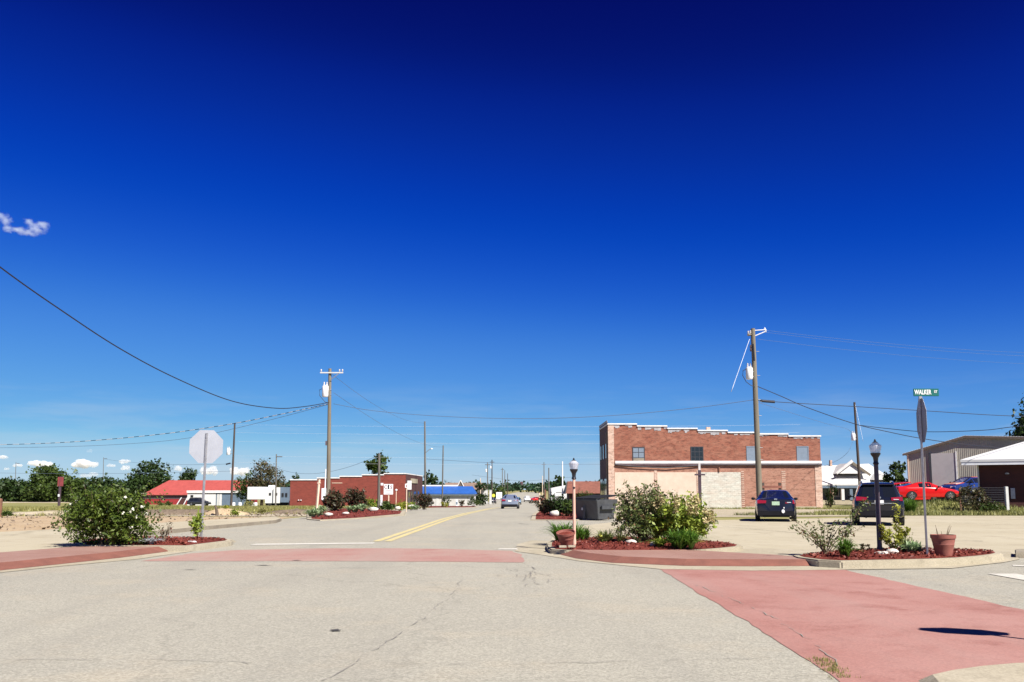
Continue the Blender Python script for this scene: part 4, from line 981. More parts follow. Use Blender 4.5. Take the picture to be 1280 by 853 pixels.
# ================================================================== vehicles
def ring(x, zb, wb, zs, ws, zr, wr):
    """half section from floor centre over the side to the roof centre"""
    zm = zb + (zs - zb) * .5
    h = [(0, zb), (wb * .92, zb), (wb, zb + .05), (ws * 1.0, zm), (ws * .995, zs - .09), (ws * .965, zs), (wr + (ws - wr) * .08, zr - (zr - zs) * .14), (wr * .93, zr - .012), (wr * .5, zr + .008), (0, zr + .015)]
    return [(x, y, z) for y, z in h] + [(x, -y, z) for y, z in h[-2:0:-1]]
NH = 10
def car(label, loc, rz, paint, S, kind='sedan', cat='car', group=None, name='parked_car', plate=None):
    t = thing(name, label, cat, loc, rz, group); st = S['st']; rings = [ring(*s) for s in st]; n = len(rings[0]); vs = []; fs = []
    for r in rings: vs += r
    for i in range(len(rings) - 1):
        for k in range(n): fs.append((i * n + k, i * n + (k + 1) % n, (i + 1) * n + (k + 1) % n, (i + 1) * n + k))
    fs += [tuple(range(n)), tuple(range((len(rings) - 1) * n, len(rings) * n))]
    body = MB().add(vs, fs).build('body', paint, t, smooth=R(32))
    def panel(quads, nm, mat, sh=.9, off=.008, parent=t):
        m = MB()
        for q in quads:
            q = [Vector(p) for p in q]; c = sum(q, Vector()) / len(q); nn = (q[1] - q[0]).cross(q[3] - q[0]).normalized()
            if nn.dot(c - Vector((c.x * .6, 0, .6))) < 0: nn = -nn
            q = [c + (p - c) * sh + nn * off for p in q]; k = len(m.v)
            m.add(q, [(0, 1, 2, 3)])
        return m.build(nm, mat, parent)
    a, b = S['rear']; top = [rings[i][7] for i in (a, b)], [rings[i][n - 7] for i in (a, b)]
    panel([(top[0][0], top[1][0], top[1][1], top[0][1])], 'rear_window', MT['car_glass'], .92, .014)
    a, b = S['front']; panel([(rings[a][7], rings[a][n - 7], rings[b][n - 7], rings[b][7])], 'windscreen', MT['car_glass'], .92, .014)
    for (a, b) in S['side']:
        for side in (1, -1):
            j = (5, 6) if side == 1 else (n - 5, n - 6)
            panel([(rings[a][j[0]], rings[b][j[0]], rings[b][j[1]], rings[a][j[1]])], 'side_window', MT['car_glass'], .9, .008)
    L = S['L']; wr_ = S['wheel']; hw = S['hw']
    for x in S['axles']:
        for side in (1, -1):
            m = MB(); pr = [(wr_ * .62, -.11), (wr_ * .94, -.11), (wr_, -.07), (wr_, .07), (wr_ * .94, .11), (wr_ * .62, .11)]
            w = thing('wheel', None, None, (0, 0, 0)); w.parent = t; w.location = (x, side * (hw - .10), wr_)
            w2 = MB().lathe(pr, 20)
            w2.v = [(p[0], p[2], p[1]) for p in w2.v]; w2.build('tyre', MT['rubber'], w, smooth=R(40))
            m = MB(); m.lathe([(.03, .05), (wr_ * .6, .075), (wr_ * .62, .1), (wr_ * .55, .113), (.1, .09), (.02, .1)], 16)
            for k in range(5):
                an = 2 * PI * k / 5; m.box((math.cos(an) * wr_ * .33, math.sin(an) * wr_ * .33, .108), (wr_ * .5, .06, .02), an)
            m.v = [(p[0], p[2] * side, p[1]) for p in m.v]; m.build('rim', MT['rim'], w)
            # dark wheel arch
            m = MB(); k = 14; y = side * (hw + .004); pts = [(x + wr_ * 1.18 * math.cos(PI * i / k), wr_ * .95 + wr_ * 1.12 * math.sin(PI * i / k)) for i in range(k + 1)]
            m.prism([(p[0], max(S['zb'], p[1])) for p in pts], 'y', y - side * .13, y); m.build('wheel_arch', MT['dark_trim'], t)
    zt = S['tail']; xr = st[0][0]
    for side in (1, -1):
        m = MB(); ws = st[1][4]
        m.slab(*[(p[0], p[1] * side, p[2]) for p in ((xr - .012, ws * .52, zt - .07), (xr + .02, ws * .99, zt - .085), (xr + .05, ws * .985, zt + .085), (xr + .01, ws * .50, zt + .05))], .06)
        l = m.build('tail_light', MT['tail'], t)
        m = MB(); m.slab(*[(p[0], p[1] * side, p[2]) for p in ((xr - .02, ws * .60, zt - .035), (xr - .002, ws * .82, zt - .04), (xr + .003, ws * .82, zt - .015), (xr - .015, ws * .60, zt - .012))], .01); m.build('reflector', MT['head'], l)
        m = MB(); xf = st[-1][0]; wf = st[-2][4]
        m.slab(*[(p[0], p[1] * side, p[2]) for p in ((xf + .01, wf * .5, S['headz'] - .07), (xf - .12, wf * .96, S['headz'] - .05), (xf - .16, wf * .96, S['headz'] + .07), (xf - .02, wf * .5, S['headz'] + .05))], .05); m.build('headlight', MT['head'], t)
        m = MB().lathe([(.02, -.09), (.075, -.07), (.09, 0), (.075, .07), (.02, .09)], 10); m.v = [(p[0] * .7 + S['mirror'][0], (p[2] + hw + .10) * side, p[1] * .8 + S['mirror'][1]) for p in m.v]
        m.tube([(S['mirror'][0], side * (hw - .12), S['mirror'][1] - .05), (S['mirror'][0], side * (hw + .06), S['mirror'][1])], .025, 5); m.build('mirror', MT['dark_trim'], t)
        m = MB().tube([(st[3][0] + .4, side * (hw + .003), st[3][3] - .18), (st[3][0] + .62, side * (hw + .012), st[3][3] - .18)], .016, 5); m.build('door_handle', MT['chrome'] if kind == 'suv' else paint, t)
    m = MB(); m.slab((xr - .03, hw * .9, S['zb'] + .05), (xr - .03, -hw * .9, S['zb'] + .05), (xr - .035, -hw * .88, S['zb'] + .27), (xr - .035, hw * .88, S['zb'] + .27), .12); m.build('bumper', MT['dark_trim'], t, bevel=.02)
    m = MB(); m.slab((st[-1][0] + .03, -hw * .86, S['zb'] + .02), (st[-1][0] + .03, hw * .86, S['zb'] + .02), (st[-1][0] + .035, hw * .84, S['zb'] + .25), (st[-1][0] + .035, -hw * .84, S['zb'] + .25), .12); m.build('front_bumper', MT['dark_trim'], t, bevel=.02)
    zp = S['platez']; m = MB(); B(m, xr - .03, xr - .005, -.17, .17, zp - .085, zp + .085); m.build('licence_plate', plate or MT['sign_white'], t)
    m = MB(); m.box((xr - .035, 0, zp + .19), (.03, .13, .07)); m.build('badge', MT['chrome'], t)
    m = MB(); m.box((xr + .12, 0, S['zb'] + .02), (.2, hw * 1.3, .06)); m.tube([(xr - .02, hw * .55, S['zb'] + .0), (xr + .3, hw * .55, S['zb'] + .0)], .035, 8); m.build('exhaust', MT['dark_trim'], t)
    if kind == 'suv':
        for side in (1, -1):
            yy = side * .62; m = MB().tube([(-1.7, yy, 1.76), (-1.5, yy, 1.83), (.2, yy, 1.85), (.5, yy, 1.78)], .025, 6); m.build('roof_rail', MT['chrome'], t)
        m = MB(); m.slab((-1.98, .62, 1.72), (-1.98, -.62, 1.72), (-1.72, -.62, 1.775), (-1.72, .62, 1.775), .03); m.build('spoiler', paint, t)
        m = MB(); B(m, xr - .04, xr - .012, -.55, .55, .92, .95); m.build('chrome_strip', MT['chrome'], t)
    return t
SEDAN = dict(L=4.8, hw=.92, zb=.24, wheel=.335, axles=(-1.42, 1.4), rear=(3, 4), front=(6, 7), side=((3, 4), (4, 5), (5, 6), (6, 7)), tail=.93, headz=.68, mirror=(.85, 1.04), platez=.86,
    st=[(-2.40, .34, .68, .93, .72, 1.02, .66), (-2.34, .27, .82, .98, .83, 1.06, .72), (-1.95, .24, .86, 1.0, .90, 1.09, .74), (-1.72, .22, .87, 1.0, .915, 1.11, .72), (-.98, .22, .88, 1.0, .92, 1.42, .57), (-.25, .22, .88, .99, .92, 1.47, .60), (.35, .22, .88, .98, .92, 1.43, .58), (1.2, .22, .87, .95, .91, 1.0, .70), (2.0, .24, .83, .82, .87, .87, .70), (2.30, .28, .74, .68, .78, .74, .62), (2.40, .34, .6, .58, .62, .62, .5)])
SUV = dict(L=4.75, hw=.96, zb=.36, wheel=.375, axles=(-1.42, 1.42), rear=(2, 3), front=(6, 7), side=((3, 4), (4, 5), (5, 6)), tail=1.12, headz=.88, mirror=(.95, 1.2), platez=.98,
    st=[(-2.38, .5, .75, 1.0, .80, 1.06, .74), (-2.32, .40, .86, 1.06, .90, 1.15, .80), (-2.24, .36, .9, 1.08, .945, 1.17, .80), (-1.84, .34, .92, 1.1, .955, 1.71, .66), (-.9, .34, .92, 1.09, .96, 1.79, .68), (-.05, .34, .92, 1.07, .96, 1.79, .67), (.6, .34, .92, 1.06, .96, 1.72, .65), (1.4, .34, .92, 1.04, .95, 1.12, .74), (2.05, .38, .88, .97, .90, 1.03, .74), (2.3, .45, .78, .8, .80, .88, .66), (2.38, .5, .65, .68, .66, .75, .55)])
COUPE = dict(L=4.4, hw=.88, zb=.2, wheel=.32, axles=(-1.28, 1.38), rear=(2, 4), front=(6, 7), side=((4, 5), (5, 6), (6, 7)), tail=.82, headz=.62, mirror=(.55, .95), platez=.66,
    st=[(-2.20, .34, .62, .80, .68, .92, .6), (-2.12, .25, .78, .86, .80, .97, .68), (-1.75, .2, .83, .9, .875, 1.0, .70), (-1.5, .2, .84, .9, .88, 1.04, .66), (-.75, .2, .84, .9, .88, 1.25, .55), (-.25, .2, .84, .89, .88, 1.30, .56), (.15, .2, .84, .88, .88, 1.26, .55), (.95, .2, .84, .85, .875, .9, .66), (1.7, .22, .80, .74, .83, .78, .66), (2.08, .26, .7, .6, .74, .65, .58), (2.2, .32, .55, .5, .58, .54, .46)])
p = base(967.5, 43.4); sd = car('dark navy sedan seen from behind, parked before the big brick building', (p.x, p.y, 0), PI / 2 - R(15.5), MT['paint_navy'], SEDAN, plate=MT['plate'])
m = MB(); x = -2.47
for (y, z, s) in ((-.32, .50, .09), (-.36, .66, .035)):
    k = 10; m.add([(x, y + s * math.cos(2 * PI * i / k) * .8, z + s * math.sin(2 * PI * i / k)) for i in range(k)], [tuple(range(k))])
m.build('bumper_sticker', MT['sign_white'], sd)
p = base(1094, 38.6); car('dark blue sport utility car with roof rails behind the dark lamp post', (p.x, p.y, 0), PI / 2 - R(19.5), MT['paint_black_blue'], SUV, kind='suv')
p = base(638, 94); car('silver blue sedan driving away down the street', p, PI / 2 - R(1.5), MT['paint_silver_blue'], SEDAN, name='moving_car')
p = base(1156, 70); rd = car('red coupe parked side on in front of the warehouse', (p.x, p.y, BZ(p.x, p.y) + .02), R(-4), MT['paint_red'], COUPE); rd.scale = (1.1, 1.1, 1.1)
p = base(1141, 75); hc = car('red car with its rear hatch raised behind the red coupe', (p.x, p.y, BZ(p.x, p.y) + .02), R(8), MT['paint_red'], COUPE)
m = MB(); m.slab((-2.35, -.75, 1.55), (-.65, -.75, 1.72), (-.65, .75, 1.72), (-2.35, .75, 1.55), .07); hl = m.build('raised_hatch', MT['paint_red'], hc)
m = MB(); m.slab((-2.0, -.6, 1.50), (-.9, -.6, 1.62), (-.9, .6, 1.62), (-2.0, .6, 1.50), .02); m.build('hatch_glass', MT['car_glass'], hl)
for s in (-.7, .7): MB().tube([(-1.0, s, 1.1), (-1.1, s, 1.66)], .025, 5).build('hatch_strut', MT['galv'], hc)
p = base(1211, 71); rc = car('blue nosed race car with orange bonnet parked behind the vine fence', (p.x, p.y, BZ(p.x, p.y) + .3), R(200), MT['paint_blue'], SEDAN, name='race_car')
m = MB(); m.slab((1.15, -.6, 1.04), (2.0, -.6, .91), (2.0, .6, .91), (1.15, .6, 1.04), .05); m.build('bonnet_panel', MT['paint_orange'], rc)
m = MB(); m.slab((1.4, .25, 1.012), (1.9, .1, .94), (1.9, .5, .94), (1.4, .55, 1.012), .02); m.build('white_stripe', MT['paint_white'], rc)
m = MB(); m.slab((-.9, -.55, 1.49), (.3, -.55, 1.49), (.3, .55, 1.49), (-.9, .55, 1.49), .03); m.build('roof_panel', MT['paint_orange'], rc)
p = base(250, 194); car('dark estate car parked before the white shed wall', p, R(3), MT['paint_dark'], SUV, kind='suv')
p = base(659, 262); car('white van far down the street on the right', p, -PI / 2, MT['paint_white'], SUV, kind='van', cat='van', name='parked_van')
p = base(669, 275); car('small red car far down the street at the right kerb', p, R(200), MT['paint_red'], COUPE)
p = base(646.5, 215); car('teal grey car ahead of the silver sedan', p, -PI / 2, MT['paint_teal'], SUV, kind='suv', name='moving_car')
p = base(616, 235); car('dark car parked at the left end of the street', p, PI / 2, MT['paint_dark'], SEDAN)

# fifth wheel trailer
W = Wall(309, 165); t = thing('travel_trailer', 'white fifth wheel travel trailer beside the low red brick building', 'trailer', W.o)
zb, zt = W.z(626), W.z(609.5); a, b, c, d = W.x(309.5), W.x(331), W.x(349.5), W.x(361)
m = MB(); B(m, a, b, 0, 2.4, W.z(624.8), W.z(608.8)); m.build('front_body', MT['rv_white'], t, bevel=.06)
m = MB(); B(m, b + .004, c, .45, 2.45, W.z(629.5), zt); m.build('middle_body', MT['rv_white'], t, bevel=.04)
m = MB(); B(m, W.x(342), c + .1, .05, .446, W.z(629.3), zt - .1); so_ = m.build('slide_out', MT['rv_white'], t, bevel=.03)
m = MB(); B(m, c + .104, d, .3, 2.4, W.z(628.5), zt + .05); m.build('rear_body', MT['wall_blue'], t, bevel=.04)
m = MB(); B(m, b + .1, d, .7, 2.2, .25, W.z(626.3)); m.build('chassis', MT['dark_trim'], t)
for u, y in ((336, .43), (344.5, .03)): window(t, W.x(u), W.x(u + 2.6), W.z(619.5), W.z(616.3), y, bars=(0, 0), sill=False)
for u in (352, 356.5): window(t, W.x(u), W.x(u + 2.8), W.z(621.5), W.z(616.5), .28, bars=(0, 0), sill=False)
m = MB(); B(m, W.x(334), W.x(341.5), .8, 1.6, zt + .02, W.z(606.8)); m.build('air_conditioner', MT['can'], t, bevel=.04)
for u in (337, 346):
    w = MB().lathe([(.2, -.1), (.38, -.1), (.38, .1), (.2, .1)], 16); w.v = [(p[0] + W.x(u), p[2] + .6, p[1] + .36) for p in w.v]; w.build('wheel', MT['rubber'], t)
MB().tube([(W.x(312), 1.2, 0), (W.x(312), 1.2, W.z(624.7))], .08, 6).build('landing_leg', MT['galv'], t)
GB = 'white bins and barrels behind the tall grass'
for u, v, lb in ((293, 628.5, 'white barrel at the foot of the far transformer pole'), (301, 628.5, 'white barrel right of the far transformer pole'), (316.5, 629, 'white drum under the nose of the travel trailer'), (320.5, 629, 'white drum nearer the trailer wheels')):
    q = base(u, 155); t = thing('barrel', lb, 'barrel', q, 0, GB); MB().lathe([(.26, 0), (.3, .05), (.3, .4), (.32, .42), (.3, .44), (.3, .8), (.24, .85)], 12).build('drum', MT['can'], t); MB().lathe([(.1, .855), (.1, .9), (.02, .91)], 8).build('cap', MT['wall_blue'], t)

# dumpster
p = base(743, 43.6); t = thing('dumpster', 'dark grey steel dumpster with black lids in the driveway', 'dumpster', (p.x, p.y, 0), R(-48))
def tub(x0, x1, y0, y1, z0, z1, ex, ey): return [(x0, y0, z0), (x1, y0, z0), (x1, y1, z0), (x0, y1, z0), (x0 - ex, y0 - ey, z1), (x1 + ex, y0 - ey, z1), (x1 + ex, y1 + ey, z1), (x0 - ex, y1 + ey, z1)]
MB().add(tub(-.72, .68, -.5, .6, .06, 1.02, .12, .22), [(3, 2, 1, 0), (4, 5, 6, 7), (0, 1, 5, 4), (1, 2, 6, 5), (2, 3, 7, 6), (3, 0, 4, 7)]).build('bin', MT['dumpster'], t, bevel=.02)
m = MB(); B(m, -.86, .82, -.76, -.7, .96, 1.05); m.build('rim', MT['dumpster'], t, bevel=.01)
for x0, x1 in ((-.86, -.03), (.0, .83)): MB().slab((x0, -.78, 1.07), (x1, -.78, 1.07), (x1, .84, 1.24), (x0, .84, 1.24), .05).build('lid', MT['lid'], t, bevel=.015)
for s in (-.9, .86): 
    m = MB(); B(m, s - .05, s + .05, -.45, .45, .55, .72); m.build('lifting_pocket', MT['dumpster'], t)
for x in (-.62, .58):
    m = MB(); B(m, x - .08, x + .08, -.45, -.3, -.01, .06); m.build('foot', MT['lid'], t)
m = MB(); B(m, -.22, -.12, -.725, -.70, .5, .62); m.build('label_plate', MT['light_grey'], t)
m = MB(); m.prism([(-.18, .1), (-.06, .1), (.02, .92), (-.14, .92)], 'y', -.66, -.60); m.build('stiffener', MT['dumpster'], t)

# ================================================================== street signs
def octagon(r): return [(r * math.cos(PI / 8 + PI / 4 * k), r * math.sin(PI / 8 + PI / 4 * k)) for k in range(8)]
def stop_sign(label, loc, rz, zc, lean=0, extra=.2, w=.914, back='alu', group='octagonal stop signs on metal posts'):
    """sign faces local +y; the camera side shows the back"""
    t = thing('stop_sign', label, 'stop sign', loc, rz, group); t.rotation_euler = (0, lean, rz)
    r = w / 2 / math.cos(PI / 8)
    MB().prism([(x, z + zc) for x, z in octagon(r)], 'y', .0, .004).build('sign_plate', MT[back], t)
    MB().prism([(x, z + zc) for x, z in octagon(r * .995)], 'y', .0055, .0065).build('white_border', MT['sign_white'], t)
    MB().prism([(x, z + zc) for x, z in octagon(r * .94)], 'y', .0075, .0085).build('red_face', MT['sign_red'], t)
    m = MB(); zt = zc + w / 2 + extra
    m.prism([(-.035, -.012), (-.02, -.04), (.02, -.04), (.035, -.012), (.035, -.006), (-.035, -.006)], 'z', -.2, zt); m.build('post', MT['galv'], t)
    m = MB()
    for dz in (-.25, .25): m.lathe([(.012, 0), (.012, .012)], 8, (0, 0, 0)); m.v[-16:] = [(p[0], -.042 - p[2], p[1] + zc + dz) for p in m.v[-16:]]
    m.build('bolts', MT['galv'], t); return t
zt = hz
p = gp(251.5, 673, .17); zc = hz(260, 558.5, p.y) - .17
stop_sign('stop sign seen from its pale back in the left mulch bed', (p.x, p.y, .17), R(3), zc, R(.9), extra=-.08)
p = gp(1160.5, 695, .17); zc = hz(1158.5, 526, p.y) - .17
ws = stop_sign('stop sign seen almost edge on beneath the green street name sign', (p.x, p.y, .17), R(-90 - 13), zc, 0, extra=.0, w=.9, back='alu_shaded')
t = thing('street_name_sign', 'green WALKER street name blade on top of the right stop sign post', 'street sign', (p.x, p.y, .17)); zb = hz(1158, 495.5, p.y) - .17; z2 = hz(1158, 486, p.y) - .17
off = at(1157.5, 490, p.y).x - p.x; bw = (1173.5 - 1141) / FOC * p.y * .985
m = MB(); B(m, off - bw / 2, off + bw / 2, -.008, .008, zb, z2); bl = m.build('blade', MT['sign_green'], t, bevel=.006)
me = text_mesh('WALKER', .135, .002, .64); o = link_mesh('lettering', me, MT['sign_white'], bl); o.rotation_euler = (PI / 2, 0, 0); o.location = (off - bw * .135, -.0115, (zb + z2) / 2)
me = text_mesh('ST', .07, .002, .9); o = link_mesh('suffix_lettering', me, MT['sign_white'], bl); o.rotation_euler = (PI / 2, 0, 0); o.location = (off + bw * .37, -.0115, (zb + z2) / 2 + .012)
m = MB(); B(m, -.03, .03, -.02, .02, zb - .09, zb - .002); m.build('bracket', MT['galv'], t)
# the stop sign out of frame whose shadow lies on the crosswalk
hd = math.atan2(TO_SUN.y, TO_SUN.x) ; k_ = 2.62 / math.tan(SUN_EL); sc = gp(1203, 791)
stop_sign('stop sign on the near right corner that throws its shadow on the crosswalk', (sc.x + math.cos(hd) * k_, sc.y + math.sin(hd) * k_, .07), hd + R(52), 2.55, 0, extra=-.08, w=.68)

# ================================================================== lamp posts
def lamp_post(label, loc, H, mat, gh, pr=.046, gs=1.0, group='acorn lantern lamp posts'):
    t = thing('lamp_post', label, 'street lamp', loc, 0, group); zc = H - gh; po = pr; pr = pr * gs
    MB().lathe([(po * 1.25, -.05), (po * 1.25, .12), (po, .16), (po * .92, zc - .02)], 14).build('post', mat, t, smooth=R(40))
    MB().lathe([(pr * .9, zc - .02), (pr * 1.25, zc), (pr * .9, zc + .05), (pr * 1.1, zc + .13), (pr * 2.0, zc + .2), (pr * 2.1, zc + .23)], 14).build('collar', MT['black'], t, smooth=R(40))
    g = gh - .23; MB().lathe([(pr * 1.75, zc + .232), (pr * 1.95, zc + .25), (pr * 2.6, zc + .23 + g * .50), (pr * 2.5, zc + .23 + g * .54)], 14).build('globe', MT['lamp_glass'], t, smooth=R(20))
    MB().lathe([(pr * 2.4, zc + .234 + g * .54), (pr * 1.7, zc + .23 + g * .66), (pr * 1.15, zc + .23 + g * .74)], 14).build('globe_top', MT['lamp_glass'], t, smooth=R(20))
    MB().lathe([(pr * 1.25, zc + .234 + g * .74), (pr * .8, zc + .23 + g * .80), (pr * .35, zc + .23 + g * .85), (pr * .5, zc + .23 + g * .91), (pr * .1, H)], 10).build('finial', MT['black'], t, smooth=R(50)); return t
p = gp(718, 682, .15); H = hz(717, 572.5, p.y) - .15; l1 = lamp_post('lamp post with faded pink post and clear acorn lantern', (p.x, p.y, .15), H, MT['pink_post'], H - (hz(717, 598.5, p.y) - .15), pr=.037, gs=1.3)
m = MB().lathe([(.02, -.01), (.03, 0), (.02, .012)], 8); m.v = [(q[0], -.036 - q[2], q[1] + hz(717, 610, p.y) - .15) for q in m.v]; m.build('access_cap', MT['black'], l1)
p = gp(1100, 692.5, .15); H = hz(1097, 549, p.y) - .15; lamp_post('lamp post with dark brown post and milky lantern', (p.x, p.y, .15), H, MT['dark_post'], H - (hz(1097, 580, p.y) - .15), pr=.05)

# ================================================================== pots, rocks, bricks
def pot(label, loc, r, h, tilt=(0, 0), group='terracotta planter pots'):
    t = thing('planter_pot', label, 'flower pot', loc, 0, group); t.rotation_euler = (tilt[0], tilt[1], 0)
    MB().lathe([(r * .62, 0), (r * .72, h * .25), (r * .82, h * .5), (r * .845, h * .53), (r * .83, h * .56), (r * .93, h * .82), (r * .99, h * .83), (r, h), (r * .92, h), (r * .86, h * .86), (r * .1, h * .85)], 28).build('pot', MT['terracotta'], t, smooth=R(35))
    MB().lathe([(r * .85, h * .84), (r * .6, h * .88), (r * .05, h * .89)], 16).build('soil', MT['mulch'], t, True); return t
p = gp(1180, 693.5, .19); pt = pot('large terracotta pot with dead stems beside the street name sign', (p.x, p.y, .17), .24, .42)
rng = np.random.default_rng(5); m = MB()
for k in range(9):
    a = rng.uniform(0, 6.28); m.tube([(math.cos(a) * .08, math.sin(a) * .08, .38), (math.cos(a) * .16 + .02, math.sin(a) * .1, .38 + rng.uniform(.08, .24))], [.006, .003], 4)
m.build('dead_stems', MT['twig'], pt)
p = gp(708.5, 681.5, .19); pot('squat terracotta pot tipped forward against the pink lamp post', (p.x, p.y - .02, .21), .225, .3, (R(14), R(-6)))
RG = 'white stones lying in the mulch'
def rock(u, v, y_off, d, label, rz=0, seed=0, z=.17):
    rng = np.random.default_rng(seed); p = gp(u, v, z); bm = bmesh.new(); bmesh.ops.create_icosphere(bm, subdivisions=2, radius=.5)
    for w in bm.verts:
        k = 1 + .16 * math.sin(w.co.x * 7 + seed) * math.cos(w.co.y * 6 + seed) + rng.normal() * .035; w.co = Vector((w.co.x * d[0] * k, w.co.y * d[1] * k, w.co.z * d[2] * k))
    me = bpy.data.meshes.new('rock'); bm.to_mesh(me); bm.free(); me.shade_smooth(); o = link_mesh('rock', me, MT['rock']); o.location = (p.x, p.y, z + d[2] * .3); o.rotation_euler.z = rz
    props(o, label, 'rock', RG)
rock(789, 679.5, 0, (.3, .2, .12), 'flat white stone left of the big flowering bush base', seed=1, z=.16)
rock(800, 678, 0, (.22, .18, .11), 'small white stone touching the flat stone under the bush', seed=2, z=.16)
rock(818, 683.5, 0, (.22, .18, .17), 'rounded white stone at the front mulch edge under the bush', seed=3, z=.14)
rock(1116, 693.5, 0, (.3, .22, .15), 'rounded white stone right of the dark lamp post', seed=4)
rock(1103, 694.5, 0, (.34, .2, .11), 'flat white stone at the foot of the dark lamp post', seed=5)
rock(693, 644.8, 0, (.5, .4, .34), 'large white boulder in the bed across the driveway', seed=6, z=.14)
for i, (u, v, d, lb) in enumerate(((432, 643.6, (.45, .3, .15), 'white boulder beneath the left purple shrub'), (466, 640.5, (.7, .4, .3), 'large white boulder between the succulents and the grey stump pole'), (497, 639.2, (.4, .3, .25), 'white boulder under the small pole sign'), (514, 637.5, (.6, .4, .2), 'white boulder at the right end of the narrow bed'), (410, 645, (.5, .3, .2), 'small white boulder behind the grey succulents'))):
    rock(u, v, 0, d, lb, seed=10 + i, z=.14)
p = gp(236, 686, .02); t = None
for i, (u, v) in enumerate(((703.5, 684.6), (714.5, 684.2))):
    p = gp(u, v, .18); m = MB(); m.box((0, 0, 0), (.17, .09, .05)); o = m.build('paver_brick', MT['kerb'], bevel=.006); o.location = (p.x, p.y, .2); o.rotation_euler.z = R(5 if i else -3)
    props(o, 'pale brick under the tipped pot, ' + ('the one nearer the lamp post' if i else 'the one farther from the lamp post'), 'brick', 'pale bricks under the tipped pot')
p = gp(239, 686.5); m = MB(); m.box((0, 0, .1), (.24, .24, .2)); o = m.build('kerb_block', MT['coping'], bevel=.02); o.location = (p.x, p.y, 0); o.rotation_euler.z = .5
props(o, 'pale concrete block at the nose of the left mulch bed kerb', 'kerb block')

# ================================================================== utility poles
def upole(u, vt, y, r=.15, mat=None, label='', lean=None, group='timber utility poles', name='utility_pole', z=None, ub=None):
    p = base(ub if ub is not None else u, y)
    if z is not None: p.z = z
    t = thing(name, label, 'utility pole', p, 0, group); top = at(u, vt, y) - p
    MB().tube([(0, 0, -.3), (top.x * .5, 0, top.z * .5), (top.x, 0, top.z)], [r, r * .86, r * .7], 10).build('pole', mat or MT['wood_pole'], t, smooth=R(40)); return t, top
def transformer(t, x, z, s=1.0, y=-.05):
    MB().lathe([(.2 * s, 0), (.24 * s, .05), (.24 * s, .78 * s), (.2 * s, .84 * s), (.05, .88 * s)], 14, (x, y, z)).build('transformer', MT['can'], t, smooth=R(40)); tr = t.children[-1]
    for dx in (-.1, .1): MB().lathe([(.05, 0), (.065, .05), (.04, .1), (.05, .15), (.03, .24)], 8, (x + dx * s, y, z + .86 * s)).build('bushing', MT['porcelain'], tr)
    m = MB(); B(m, x + .2 * s, x + .44 * s, y - .05, y + .05, z + .5 * s, z + .58 * s); B(m, x + .2 * s, x + .44 * s, y - .05, y + .05, z + .15 * s, z + .23 * s); m.build('mounting_bracket', MT['galv'], t)
def insul(mb, x, y, z): mb.lathe([(.03, 0), (.06, .04), (.035, .08), (.06, .12), (.025, .18)], 8, (x, y, z))
t, top = upole(412.5, 461, 60, .15, label='weathered utility pole with crossarm and white transformer by the low brick building', ub=411)
LP = t.location + top
zz = hz(412, 466.5, 60); m = MB(); B(m, -.72, .85, -.2, -.09, zz - .04, zz + .04); ca = m.build('crossarm', MT['light_grey'], t)
m = MB()
for x in (-.66, .6, .8): insul(m, x, -.15, zz + .065)
m.build('insulators', MT['porcelain'], ca)
m = MB().tube([(.0, -.17, zz - .5), (.55, -.15, zz - .06)], .025, 5); m.build('arm_brace', MT['galv'], t)
transformer(t, -.36, hz(407, 496.5, 60), .92)
m = MB()
m.tube([(-.3, -.1, hz(0, 484, 60)), (-.75, -.15, hz(0, 488, 60)), (-.72, -.15, hz(0, 495, 60)), (-.35, -.1, hz(0, 503, 60)), (-.08, -.1, hz(0, 504, 60))], .02, 5); m.build('drop_cable', MT['cable'], t)
m = MB(); B(m, -.42, -.14, -.25, -.02, .9, 1.7); m.build('meter_box', MT['can'], t); MB().tube([(-.22, -.1, 1.7), (-.2, -.1, 3)], .04, 6).build('conduit', MT['can'], t)
m = MB(); B(m, -.25, -.17, -.2, -.05, 4.6, 4.9); m.build('clamp', MT['ledge_dark'], t)

t, top = upole(941, 411, 52, .18, label='tall leaning weathered utility pole with transformer behind the dark sedan', ub=949)
RP = t.location + top
zz = hz(941, 418, 52); q = lambda u, v: (at(u, v, 52) - t.location)
a, b = q(929, 423), q(946, 414.5); m = MB(); m.tube([(a.x, -1.1, a.z), (b.x, .9, b.z)], .075, 4); ca = m.build('crossarm', MT['wood_pole'], t)
m = MB()
for s in (.05, .5, .95): p_ = Vector((a.x, -1.1, a.z)).lerp(Vector((b.x, .9, b.z)), s); insul(m, p_.x, p_.y, p_.z + .06)
m.build('insulators', MT['porcelain'], ca)
m = MB(); a, b, c, d = q(942, 413.5), q(956, 412.5), q(944, 420), q(957, 414.5)
m.tube([a, b], .03, 5); m.tube([c, d], .03, 5); insul(m, b.x, 0, b.z - .05); insul(m, d.x, 0, d.z - .05); m.build('insulator_arm', MT['can'], t)
p_ = q(936.5, 474.5); transformer(t, p_.x, p_.z, .85)
m = MB(); a = q(940, 431); b = q(941.5, 452); m.tube([(a.x, -.22, a.z), (b.x, -.22, b.z)], .06, 6); m.build('conduit', MT['cable'], t)
m = MB(); a = q(937.5, 436); m.lathe([(.03, -.2), (.06, -.1), (.04, 0), (.06, .1), (.03, .2)], 8, (a.x, -.15, a.z)); m.build('fuse_cutout', MT['ledge_dark'], t)
m = MB(); m.tube([q(u, v) + Vector((0, -.15, 0)) for u, v in ((934, 461), (928, 464), (927.5, 470), (932, 478), (938, 482.5), (943, 484))], .022, 5); m.build('drop_cable', MT['cable'], t)
